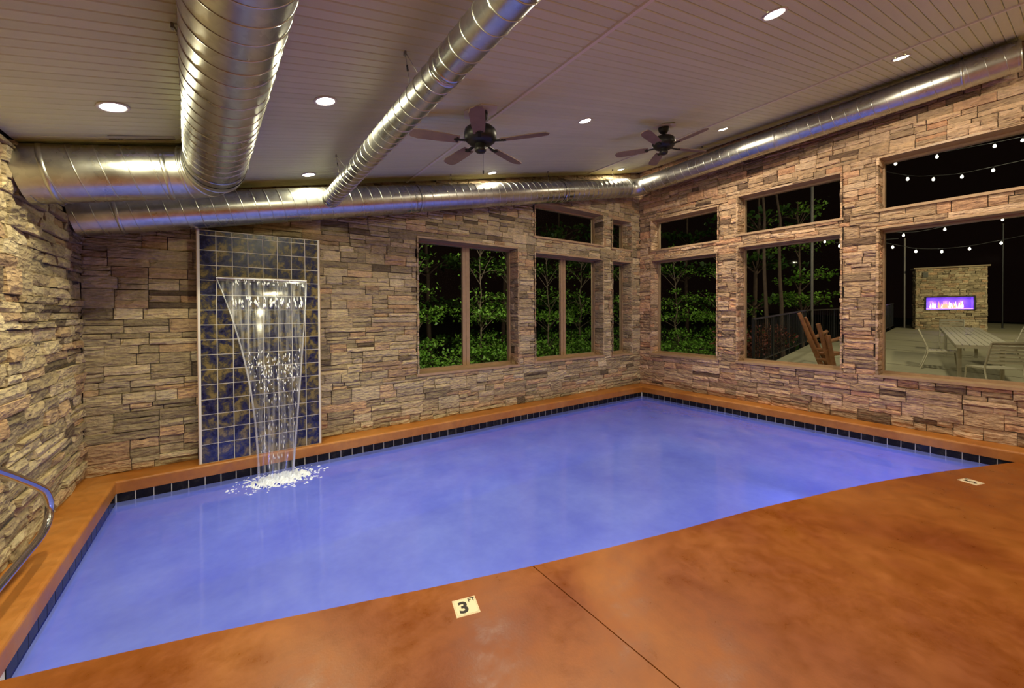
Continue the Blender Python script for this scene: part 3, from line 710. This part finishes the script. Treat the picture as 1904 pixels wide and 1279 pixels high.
# ------------------------------------------------------------------ handrail, depth markers
def smooth(pts, n=6):
    P = [Vector(p) for p in pts]; out = []
    for i in range(len(P)-1):
        a, b, c, d = P[max(i-1, 0)], P[i], P[i+1], P[min(i+2, len(P)-1)]
        for k in range(n):
            t = k/n; out.append(0.5*((2*b)+(c-a)*t+(2*a-5*b+4*c-d)*t*t+(3*b-a-3*c+d)*t**3))
    return out+[P[-1]]
X0 = -9.05
rp = smooth([(X0, -3.35, 0.13), (X0, -3.35, 0.5), (X0, -3.33, 0.95), (X0, -3.22, 1.20), (X0, -3.0, 1.27), (X0, -2.8, 1.24), (X0, -2.26, 0.989), (X0, -1.973, 0.845), (X0, -1.70, 0.70), (X0, -1.58, 0.62), (X0, -1.505, 0.50), (X0, -1.55, 0.39), (X0, -1.70, 0.345), (X0, -1.993, 0.340), (X0, -2.6, 0.338), (X0, -3.1, 0.337), (X0, -3.33, 0.336)])
hr = empty('handrail', (X0, -3.35, 0.13), label='bent polished steel grab rail on the left pool curb', category='handrail')
part(MB().tube(rp, 0.024, 18), 'rail_tube', CHROME, hr)
part(MB().lathe([(0.021, 0.03), (0.03, 0.028), (0.05, 0.008), (0.052, 0.0)], (X0, -3.35, 0.13), 24), 'escutcheon', CHROME, hr)
def text_obj(s, size, loc, parent, m=INK, name='lettering', bold=0.0):
    cu = bpy.data.curves.new(name, 'FONT'); cu.body = s; cu.size = size; cu.extrude = 0.0006; cu.offset = bold; cu.align_x = 'CENTER'; cu.align_y = 'CENTER'
    t_ = bpy.data.objects.new('tmp', cu); COL.objects.link(t_); dg = bpy.context.evaluated_depsgraph_get(); dg.update()
    me = bpy.data.meshes.new_from_object(t_.evaluated_get(dg)); bpy.data.objects.remove(t_); me.materials.clear(); me.materials.append(m)
    o = bpy.data.objects.new(name, me); COL.objects.link(o); o.location = loc; o.parent = parent; return o
for (x, y, rz, num, lab) in [(-6.737, -3.611, math.radians(-15.5), '3', 'cream depth marker tile reading 3 FT set in the orange deck'), (-1.304, -5.262, math.radians(-19), '5', 'cream depth marker tile reading 5 FT at the right deck corner')]:
    t = empty('depth_marker', (x, y, 0.0), rz, label=lab, category='sign', group='depth marker tiles')
    b = 0.077; mb = MB(); mb.add([(-b, -b, 0), (b, -b, 0), (b, b, 0), (-b, b, 0), (-b+.003, -b+.003, 0.003), (b-.003, -b+.003, 0.003), (b-.003, b-.003, 0.003), (-b+.003, b-.003, 0.003)], [(4, 5, 6, 7), (0, 1, 5, 4), (1, 2, 6, 5), (2, 3, 7, 6), (3, 0, 4, 7)])
    mb.build('tile', MARK, t)
    fr = MB(); q = 0.068
    for a in range(4):
        c, s = [(1, 0), (0, 1), (-1, 0), (0, -1)][a]; fr.bar((q*(c-s), q*(s+c), 0.0032), (q*(c+s), q*(s-c), 0.0032), 0.001, 0.0006)
    fr.build('border_line', m_plain('border_ink', (0.25, 0.17, 0.1, 1), 0.6), t)
    text_obj(num, 0.135, (-0.018, -0.010, 0.0034), t, bold=0.0045); text_obj('FT', 0.046, (0.046, 0.047, 0.0034), t, bold=0.001)

# ------------------------------------------------------------------ outdoors
def gz(x, y): return 0.296+0.0545*((x+7.96)*0.5833+(y+5.857)*0.8122)      # the patio rises gently away from the house
BARK = m_plain('pale_bark', srgb(120, 104, 84), 0.8, nz=(12, 0.3), bump=0.4)
BARKD = m_plain('dark_bark', srgb(80, 62, 48), 0.85, nz=(10, 0.3), bump=0.4)
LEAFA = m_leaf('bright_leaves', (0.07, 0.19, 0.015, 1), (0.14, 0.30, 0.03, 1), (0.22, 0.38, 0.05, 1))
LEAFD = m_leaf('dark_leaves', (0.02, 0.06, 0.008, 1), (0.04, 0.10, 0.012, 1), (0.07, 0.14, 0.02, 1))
LEAFR = m_leaf('red_leaves', (0.10, 0.012, 0.006, 1), (0.15, 0.022, 0.008, 1), (0.05, 0.03, 0.008, 1))
EARTH = m_plain('forest_soil', (0.012, 0.010, 0.006, 1), 0.95, nz=(1.2, 0.4))
PATIO = m_plain('patio_concrete', srgb(150, 142, 112), 0.8, nz=(0.9, 0.12))
SMETAL = m_plain('beige_metal', srgb(178, 168, 142), 0.45, 0.1)
LOG = m_plain('peeled_log', srgb(138, 90, 56), 0.5, nz=(9, 0.3), bump=0.3)
POLE = m_plain('pole_steel', srgb(110, 104, 98), 0.5, 0.5)
RAILM = m_plain('railing_steel', srgb(62, 56, 52), 0.5, 0.4)
BULB = m_emit('bulb_glow', (1.0, 0.92, 0.72, 1), 9)
e = MB(); e.add([(-30, 0.7, -0.6), (0.8, 0.7, -0.6), (0.8, -30, -0.6), (60, -30, -0.6), (60, 50, 3.0), (-30, 50, 3.0)], [(0, 1, 5), (1, 4, 5), (1, 2, 3), (1, 3, 4)])
e.build('ground', EARTH, kind='structure')
pt = [(0.66, -2.25), (5.8, -1.5), (9.2, -2.2), (14.6, -1.75), (21, -1.8), (21, -12), (0.66, -12)]
mb = MB(); n = len(pt); mb.add([(x, y, gz(x, y)) for x, y in pt]+[(x, y, -0.6) for x, y in pt], [tuple(range(n))[::-1], tuple(range(n, 2*n))]+[(i, (i+1) % n, n+(i+1) % n, n+i) for i in range(n)])
mb.build('patio', PATIO, kind='structure')
gj = MB()
for x in (3.6, 6.4, 9.2, 12.0): gj.bar((x, -2.2 if x < 13 else -1.9, gz(x, -2.2)+0.001), (x, -12, gz(x, -12)+0.001), 0.02, 0.004)
gj.build('patio_joints', GROOVE, kind='structure')

LEAF = [(0, 0), (0.32, 0.12), (0.5, 0.42), (0.26, 0.55), (0, 1.0), (-0.26, 0.55), (-0.5, 0.42), (-0.32, 0.12)]
def leaf(mb, p, s, R, flat=0.55):
    a = R.uniform(0, 2*PI); t = R.gauss(0, flat); r_ = R.gauss(0, flat)
    ca, sa = math.cos(a), math.sin(a); v = []
    for lx, ly in LEAF:
        x, y, z = lx*s, ly*s, 0.0
        y, z = y*math.cos(t), y*math.sin(t)-abs(lx)*s*0.25; x, z = x*math.cos(r_), z+x*math.sin(r_)
        v.append((p[0]+x*ca-y*sa, p[1]+x*sa+y*ca, p[2]+z))
    mb.add(v, [(0, 1, 2, 3, 4, 5, 6, 7)])
def tree(name, x, y, z, h, tiers, R, m, bark, label, group, ls=0.085, r0=0.035, lean=0.2, trunk_top=None):
    root = empty(name, (x, y, z), label=label, category='tree' if 'shrub' not in name else 'shrub', group=group)
    tr = MB(); p = [Vector((0, 0, 0))]; n = 9; hh = trunk_top or h; lx, ly = R.uniform(-lean, lean), R.uniform(-lean, lean)
    for i in range(1, n+1): p.append(Vector((lx*i/n+R.uniform(-0.05, 0.05), ly*i/n+R.uniform(-0.05, 0.05), hh*i/n)))
    tr.tube(p, [r0*(1-0.75*i/n) for i in range(n+1)], 8); tr.build('trunk', bark, root)
    br = MB(); lf = MB()
    for (tz, rad, cnt, sprays) in tiers:
        base = p[min(n, max(0, int(tz/hh*n)))]
        for k in range(sprays):
            a = 2*PI*(k+R.uniform(-0.3, 0.3))/sprays; q = rad*R.uniform(0.35, 1.0)
            c = Vector((base.x+q*math.cos(a), base.y+q*math.sin(a), tz+R.uniform(-0.18, 0.25)))
            st = Vector((base.x, base.y, max(0.05, tz-R.uniform(0.2, 0.6)))); mid = (st+c)/2+Vector((0, 0, 0.08))
            br.tube([st, mid, c], [r0*0.32, r0*0.22, r0*0.1], 5)
            rr_ = R.uniform(0.28, 0.5)*(0.6+rad*0.5)
            for j in range(cnt//sprays):
                t, u = R.uniform(0, 2*PI), math.sqrt(R.random())*rr_
                leaf(lf, (c.x+u*math.cos(t), c.y+u*math.sin(t), c.z+R.gauss(0, 0.07)-u*0.12), ls*R.uniform(0.6, 1.2), R)
    br.build('branches', bark, root, kind='stuff'); lf.build('foliage', m, root, kind='stuff')
    return root
R = random.Random(21); GZ = lambda x, y: -0.6+max(0, (y-0.7))*0.073
YOUNG = [(-3.7, 4.6), (-1.95, 4.1), (-0.5, 4.9), (0.75, 4.2), (2.3, 4.4), (3.7, 3.3), (5.1, 2.2), (6.4, 1.5)]
YL = ['leafy young tree behind the left sash of the widest back window', 'pale-trunked young tree in the right sash of the widest back window', 'young tree behind the pillar between the two mullioned windows',
      'young tree with pale trunk in the narrower mullioned window', 'young tree seen past the narrow corner window', 'leafy young tree left in the corner window above the pool', 'young tree right in the first window of the right wall', 'young tree half hidden by the first right hand pillar']
for i, (x, y) in enumerate(YOUNG):
    g0 = -0.5
    tree('young_maple', x, y, g0, 4.6, [(1.15, 0.85, 620, 9), (1.55, 0.7, 330, 6), (2.35, 1.0, 620, 8), (2.9, 0.7, 200, 5), (3.8, 0.8, 130, 6), (4.5, 0.6, 80, 4)], R, LEAFA, BARK, YL[i], 'young maples lit from the pool house', trunk_top=4.4)
SHL = ['leafy shrub at far left edge of the widest back window', 'leafy shrub below left sash of the widest back window', 'leafy shrub at the mullion foot of the widest back window', 'leafy shrub low in the right sash of the widest back window', 'leafy shrub low in the left sash of the narrower mullioned window', 'leafy shrub low in the right sash of the narrower mullioned window', 'leafy shrub seen in the slim window by the corner', 'leafy shrub at left foot of the first right wall window', 'leafy shrub at right foot of the first right wall window']
for i, (x, y) in enumerate([(-4.3, 3.4), (-3.0, 3.2), (-2.2, 3.5), (-1.0, 3.3), (0.2, 3.6), (1.4, 3.4), (2.8, 3.0), (4.0, 2.3), (5.2, 1.4)]):
    tree('leafy_shrub', x, y, -0.5, 1.1, [(0.5, 0.6, 330, 6), (0.9, 0.65, 380, 7), (1.25, 0.5, 260, 6)], R, LEAFA, BARK, SHL[i], 'green shrubs outside the windows', ls=0.09, r0=0.02)
FTL = ['wall left of the back windows', 'left sash of the widest window', 'right sash of the widest window', 'narrower mullioned window', 'slim corner window', 'young maples of the first right wall window', 'red shrubs beyond the railing', 'tree by the lamp pole']
for i, (x, y) in enumerate([(-7, 8.5), (-4.2, 8.0), (-1.5, 8.8), (1.5, 8.2), (4.5, 7.6), (7.5, 6.5), (10, 4.8), (9.5, 1.6)]):
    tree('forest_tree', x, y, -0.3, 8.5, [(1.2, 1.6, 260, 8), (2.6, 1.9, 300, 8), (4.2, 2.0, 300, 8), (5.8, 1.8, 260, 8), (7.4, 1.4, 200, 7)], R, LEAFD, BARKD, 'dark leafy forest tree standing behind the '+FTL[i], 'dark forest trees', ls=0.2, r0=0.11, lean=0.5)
for (x, y, lab) in [(5.5, -0.55, 'pale bare tree trunk beyond the railing, left of its neighbour'), (6.45, -0.65, 'thinner bare tree trunk right of the pale one beyond the railing'), (4.7, 0.3, 'bare dark trunk farthest left beyond the railing')]:
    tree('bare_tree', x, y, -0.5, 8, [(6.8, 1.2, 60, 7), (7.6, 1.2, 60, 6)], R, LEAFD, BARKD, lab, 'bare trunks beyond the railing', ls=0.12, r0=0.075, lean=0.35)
tree('leafy_tree', 8.2, -0.6, -0.3, 6, [(2.6, 0.9, 400, 8), (3.4, 0.9, 300, 7), (4.6, 1.0, 200, 7), (5.6, 0.8, 120, 6)], R, LEAFA, BARKD, 'leafy green tree beside the lamp pole in the middle window', 'trees by the patio', ls=0.11, r0=0.06)
for i, (x, y) in enumerate([(2.0, -1.45), (2.9, -1.25), (3.8, -1.15), (4.8, -0.95)]):
    tree('red_shrub', x, y, 0.5, 0.8, [(0.45, 0.4, 220, 6), (0.75, 0.42, 240, 6)], R, LEAFR, BARKD, ['dark red shrub nearest the house along the patio edge', 'second dark red shrub from the house along the patio edge', 'third dark red shrub from the house along the patio edge', 'dark red shrub nearest the lamp pole along the patio edge'][i], 'red shrubs along the patio', ls=0.07, r0=0.012)

# railing along the patio edge
rl_ = empty('patio_railing', (0.7, -2.15, gz(0.7, -2.15)), label='thin dark metal railing along the far edge of the patio', category='railing')
o = rl_.location; tops = MB(); pk = MB()
seg = [(0.75, -2.14), (5.7, -1.46), (9.2, -2.1), (14.5, -1.7)]
for (a, b), (c, d) in zip(seg, seg[1:]):
    za, zb = gz(a, b), gz(c, d)
    tops.bar((a-o.x, b-o.y, za+1.0-o.z), (c-o.x, d-o.y, zb+1.0-o.z), 0.04, 0.035); tops.bar((a-o.x, b-o.y, za+0.1-o.z), (c-o.x, d-o.y, zb+0.1-o.z), 0.03, 0.02)
    L = math.hypot(c-a, d-b); n = int(L/0.12)
    for k in range(n+1):
        t = k/n; x, y, z = a+(c-a)*t-o.x, b+(d-b)*t-o.y, za+(zb-za)*t-o.z
        if k % 12 == 0:
            MB().box(x-0.02, x+0.02, y-0.02, y+0.02, z, z+1.0).build('post', BLACKM, rl_)
        else: pk.box(x-0.005, x+0.005, y-0.005, y+0.005, z+0.1, z+0.99)
tops.build('rails', RAILM, rl_); pk.build('pickets', BLACKM, rl_, kind='stuff')

# string lights on poles
PO = []
for (x, y, h, lab) in [(5.97, -1.52, 5.3, 'slim grey lamp pole at patio edge in the middle window'), (14.7, -2.0, 3.7, 'slim grey pole left of the outdoor fireplace'), (17.4, -4.4, 4.2, 'slim dark pole right behind the outdoor fireplace')]:
    z = gz(x, y); p = empty('light_pole', (x, y, z), label=lab, category='pole', group='poles holding the string lights')
    MB().tube([(0, 0, 0), (0, 0, h)], 0.035 if x < 16 else 0.025, 12).build('shaft', POLE if x < 16 else BLACKM, p); MB().box(-0.07, 0.07, -0.07, 0.07, 0, 0.012).build('base_plate', POLE, p); MB().lathe([(0.035, h-0.01), (0.04, h), (0.001, h+0.03)], (0, 0, 0), 12).build('cap', POLE, p)
def strand(pts, bulbs, label):
    s = empty('string_light', pts[0], label=label, category='string light', group='string lights over the patio'); o = Vector(pts[0])
    MB().tube([p-o for p in smooth(pts, 5)], 0.008, 5).build('cable', BLACKM, s)
    for b in bulbs:
        q = Vector(b)-o
        MB().lathe([(0.001, 0.10), (0.016, 0.10), (0.018, 0.05), (0.001, 0.05)], q, 8).build('socket', BLACKM, s)
        MB().lathe([(0.001, 0.052), (0.014, 0.048), (0.026, 0.02), (0.029, 0.0), (0.024, -0.02), (0.001, -0.034)], q, 12).build('bulb', BULB, s)
up1 = [(5.75, -3.35, 5.61), (6.6, -3.96, 5.78), (7.79, -4.81, 6.04), (8.35, -5.22, 6.18)]
up2 = [(6.0, -3.53, 5.22), (6.53, -3.91, 5.21), (7.11, -4.33, 5.27), (7.76, -4.79, 5.43)]
lo1 = [(8.67, -3.0, 4.18), (9.69, -3.73, 4.35), (11.11, -4.75, 4.64)]
lo2 = [(8.4, -2.81, 3.82), (8.97, -3.22, 3.69), (9.61, -3.68, 3.68), (10.3, -4.17, 3.76), (11.08, -4.73, 3.93)]
lo3 = [(6.68, -1.62, 3.99), (7.04, -1.88, 3.86)]
c_ = lambda P: [(x, y, z+0.10) for x, y, z in P]
strand([(5.97, -1.52, 6.1)]+c_(up1)+[(9.6, -6.4, 6.6)], up1, 'string light strand highest, across top of the far right upper window')
strand([(5.0, -2.8, 5.55)]+c_(up2)+[(9.0, -5.7, 5.85)], up2, 'string light strand of four bulbs low in the far right upper window')
strand([(6.0, -1.6, 4.4)]+c_(lo1)+[(13.2, -6.3, 5.2)], lo1, 'string light strand of three bulbs, higher one in the large patio window')
strand([(7.4, -2.2, 4.1)]+c_(lo2)+[(12.6, -5.8, 4.4)], lo2, 'sagging string light strand of five bulbs above the outdoor fireplace')
strand([(5.97, -1.52, 4.3)]+c_(lo3)+[(8.6, -2.9, 4.1)], lo3, 'short string light strand near the pole in the middle window')

# outdoor fireplace
fx, fy = 14.78, -3.27; fz = gz(fx, fy)-0.03
fp = empty('outdoor_fireplace', (fx, fy, fz), YAW-math.radians(35), label='freestanding stone outdoor fireplace glowing purple beyond the large window', category='fireplace')
H, HW, DP = 2.46, 0.965, 0.5; ins = (-0.68, 0.64, 0.83, 1.33)
cr = MB()
for a, b, c, d in ((-HW+0.02, ins[0], 0, H), (ins[1], HW-0.02, 0, H), (ins[0], ins[1], 0, ins[2]), (ins[0], ins[1], ins[3], H)): cr.box(a, b, 0.03, DP, c, d)
cr.box(ins[0], ins[1], 0.42, DP, ins[2], ins[3]); cr.build('core', MORTAR, fp)
st = MB(); R0 = random.Random(5)
for r in ledge(-HW, HW, 0, H, [ins], 0.8, R0): stone(st, *r, lambda u, d, z: (u, -d, z), R0)
for r in ledge(0, DP, 0, H, [], 0.8, R0):
    stone(st, *r, lambda u, d, z: (-HW-d, DP-u, z), R0); stone(st, *r, lambda u, d, z: (HW+d, u, z), R0)
st.build('facing_stones', STONE, fp, kind='stuff')
MB().box(-HW-0.06, HW+0.06, -0.06, DP+0.05, H, H+0.05).build('cap_slab', m_plain('cap_stone', srgb(150, 130, 100), 0.8, nz=(5, 0.1)), fp)
g = MB(); a, b, c, d = ins
for q in ((a-0.03, a+0.02, c-0.03, d+0.03), (b-0.02, b+0.03, c-0.03, d+0.03), (a, b, c-0.03, c+0.015), (a, b, d-0.015, d+0.03)): g.box(q[0], q[1], -0.02, 0.06, q[2], q[3])
g.build('insert_frame', BLACKM, fp)
g = MB(); g.box(a, b, 0.38, 0.40, c, d); g.box(a, a+0.01, 0.03, 0.40, c, d); g.box(b-0.01, b, 0.03, 0.40, c, d); g.build('firebox_lining', m_plain('violet_lining', (0.25, 0.16, 0.5, 1), 0.3), fp)
MB().box(a+0.03, b-0.03, 0.05, 0.36, c+0.015, c+0.05).build('ember_bed', m_emit('violet_ember_glow', (0.30, 0.12, 1.0, 1), 5.0), fp)
fl = MB(); fo = MB()
for k in range(46):
    x = R.uniform(a+0.15, b-0.24); h = R.uniform(0.10, 0.30); w_ = R.uniform(0.015, 0.04); y = R.uniform(0.08, 0.3)
    (fl if k % 2 else fo).lathe([(0.001, 0), (w_, h*0.2), (w_*0.8, h*0.45), (w_*0.35, h*0.75), (0.001, h)], (x, y, c+0.05), 6)
fl.build('flames', m_emit('flame_white', (1.0, 0.72, 0.9, 1), 4.0), fp, kind='stuff'); fo.build('flame_tips', m_emit('flame_orange', (1.0, 0.30, 0.16, 1), 2.2), fp, kind='stuff')
for i, xx in enumerate((-0.42, 0.0, 0.42)):
    l = bpy.data.lights.new('firebox_glow', 'POINT'); l.energy = 4; l.color = (0.42, 0.22, 1.0); l.shadow_soft_size = 0.05
    lo = bpy.data.objects.new('firebox_glow', l); COL.objects.link(lo); lo.parent = fp; lo.location = (xx, 0.22, c+0.30)
g = MB(); g.box(-0.76, -0.61, -0.035, 0.0, 2.12, 2.32)
for k in range(4): g.box(-0.745, -0.625, -0.045, -0.03, 2.145+0.042*k, 2.16+0.042*k)
g.build('vent_plate', m_plain('grey_vent', srgb(96, 92, 78), 0.6), fp)

# patio furniture
def slat_chair(name='slatted_chair'):
    root = empty(name); F_ = MB()
    for i in range(6):
        x = 0.20-0.078*i; MB().box(x-0.030, x+0.030, -0.235, 0.235, 0.425, 0.437).build('seat_slat', SMETAL, root)
    for i in range(6):
        t = 0.10+i*0.066; x = -0.215-t*0.30; z = 0.44+t
        mb = MB(); mb.bar((x, -0.235, z), (x, 0.235, z), 0.008, 0.046); mb.build('back_slat', SMETAL, root)
    for s in (-1, 1):
        y = s*0.25
        MB().tube(smooth([(0.27, y, 0.0), (0.245, y, 0.2), (0.22, y, 0.415), (0.16, y, 0.43)], 4), 0.013, 8).build('leg', SMETAL, root)
        MB().tube(smooth([(-0.34, y, 0.0), (-0.27, y, 0.2), (-0.215, y, 0.43), (-0.27, y, 0.64), (-0.365, y, 0.90)], 4), 0.014, 8).build('leg', SMETAL, root)
        MB().bar((0.2, y, 0.425), (-0.22, y, 0.425), 0.02, 0.03).build('side_rail', SMETAL, root)
    MB().bar((-0.367, -0.25, 0.90), (-0.367, 0.25, 0.90), 0.022, 0.03).build('top_rail', SMETAL, root)
    return root
CH = [(3.60, -4.42, -80, 'slatted metal patio chair left of the long table'), (1.72, -5.22, 35, 'slatted metal patio chair nearest the window with its back to it'), (5.6, -5.2, 122, 'slatted metal patio chair on the right side of the table'),
      (7.55, -4.12, 186, 'slatted metal patio chair at far end of table before the fireplace'), (7.6, -5.45, 150, 'slatted metal patio chair farther right, cut by the frame edge')]
c0 = None
for x, y, a, lab in CH:
    c = slat_chair() if c0 is None else copy_tree(c0); c0 = c0 or c
    c.location = (x, y, gz(x, y)); c.rotation_euler = (0, 0, math.radians(a)); c.scale = (0.87, 0.87, 0.87); tag(c, lab, 'chair', 'slatted patio chairs')
tx, ty = 4.32, -4.72; tz = gz(tx, ty)
tb = empty('patio_table', (tx, ty, tz), math.radians(9.5), label='long slatted metal patio table in front of the outdoor fireplace', category='table'); tb.rotation_euler.y = -0.036
HL, HWd = 2.28, 0.32
for i in range(8):
    y = -HWd+0.04+i*0.08; MB().box(-HL, HL, y-0.0365, y+0.0365, 0.652, 0.668).build('table_slat', SMETAL, tb)
g = MB(); g.box(-HL, HL, -HWd, -HWd+0.02, 0.61, 0.652); g.box(-HL, HL, HWd-0.02, HWd, 0.61, 0.652); g.box(-HL, -HL+0.03, -HWd, HWd, 0.61, 0.652); g.box(HL-0.03, HL, -HWd, HWd, 0.61, 0.652); g.build('apron', SMETAL, tb)
for x in (-HL+0.5, HL-0.5):
    for y in (-0.24, 0.24): MB().box(x-0.025, x+0.025, y-0.025, y+0.025, -0.03, 0.62).build('leg', SMETAL, tb)
MB().lathe([(0.001, 0.671), (0.05, 0.671), (0.055, 0.668)], (0, 0, 0), 20).build('umbrella_hole_cap', BLACKM, tb)

# log rocking chair seen from behind
lc = empty('log_rocking_chair', (1.62, -3.2, gz(1.62, -3.2)), label='rustic log chair with leaning posts outside the middle right window', category='chair'); o = Vector(lc.location)
def lg(name, a, b, r, r2_=None):
    pts = [Vector(a)-o, (Vector(a)*0.5+Vector(b)*0.5)-o+Vector((0.006, 0.008, 0)), Vector(b)-o]; MB().tube(pts, [r, (r+(r2_ or r))/2*1.04, r2_ or r], 10).build(name, LOG, lc)
lg('back_post', (1.698, -3.05, 0.70), (1.282, -2.768, 1.862), 0.048, 0.036); lg('back_post', (1.457, -3.276, 0.70), (1.223, -3.097, 1.655), 0.048, 0.038)
lg('back_slat', (1.80, -3.08, 0.80), (1.436, -2.818, 1.775), 0.040, 0.03); lg('arm_post', (1.40, -3.32, 0.70), (1.30, -3.235, 1.433), 0.042, 0.036)
lg('armrest', (1.50, -2.86, 1.30), (2.45, -2.88, 1.46), 0.035); lg('armrest', (1.32, -3.22, 1.30), (2.25, -3.24, 1.37), 0.035)
for z in (0.95, 1.15): lg('cross_rail', (1.60-(z-0.7)*0.3, -3.0, z), (1.42-(z-0.7)*0.2, -3.24, z), 0.028)
for k in range(5): lg('seat_log', (1.62+0.11*k, -2.98, 1.06), (1.50+0.11*k, -3.28, 1.06), 0.03)
lg('front_leg', (2.40, -2.88, gz(2.4, -2.88)), (2.38, -2.88, 1.43), 0.038); lg('front_leg', (2.20, -3.24, gz(2.2, -3.24)), (2.18, -3.24, 1.35), 0.038)
lg('rocker', (1.45, -2.95, 0.70), (2.5, -2.88, 0.76), 0.03); lg('rocker', (1.25, -3.28, 0.68), (2.3, -3.24, 0.72), 0.03)
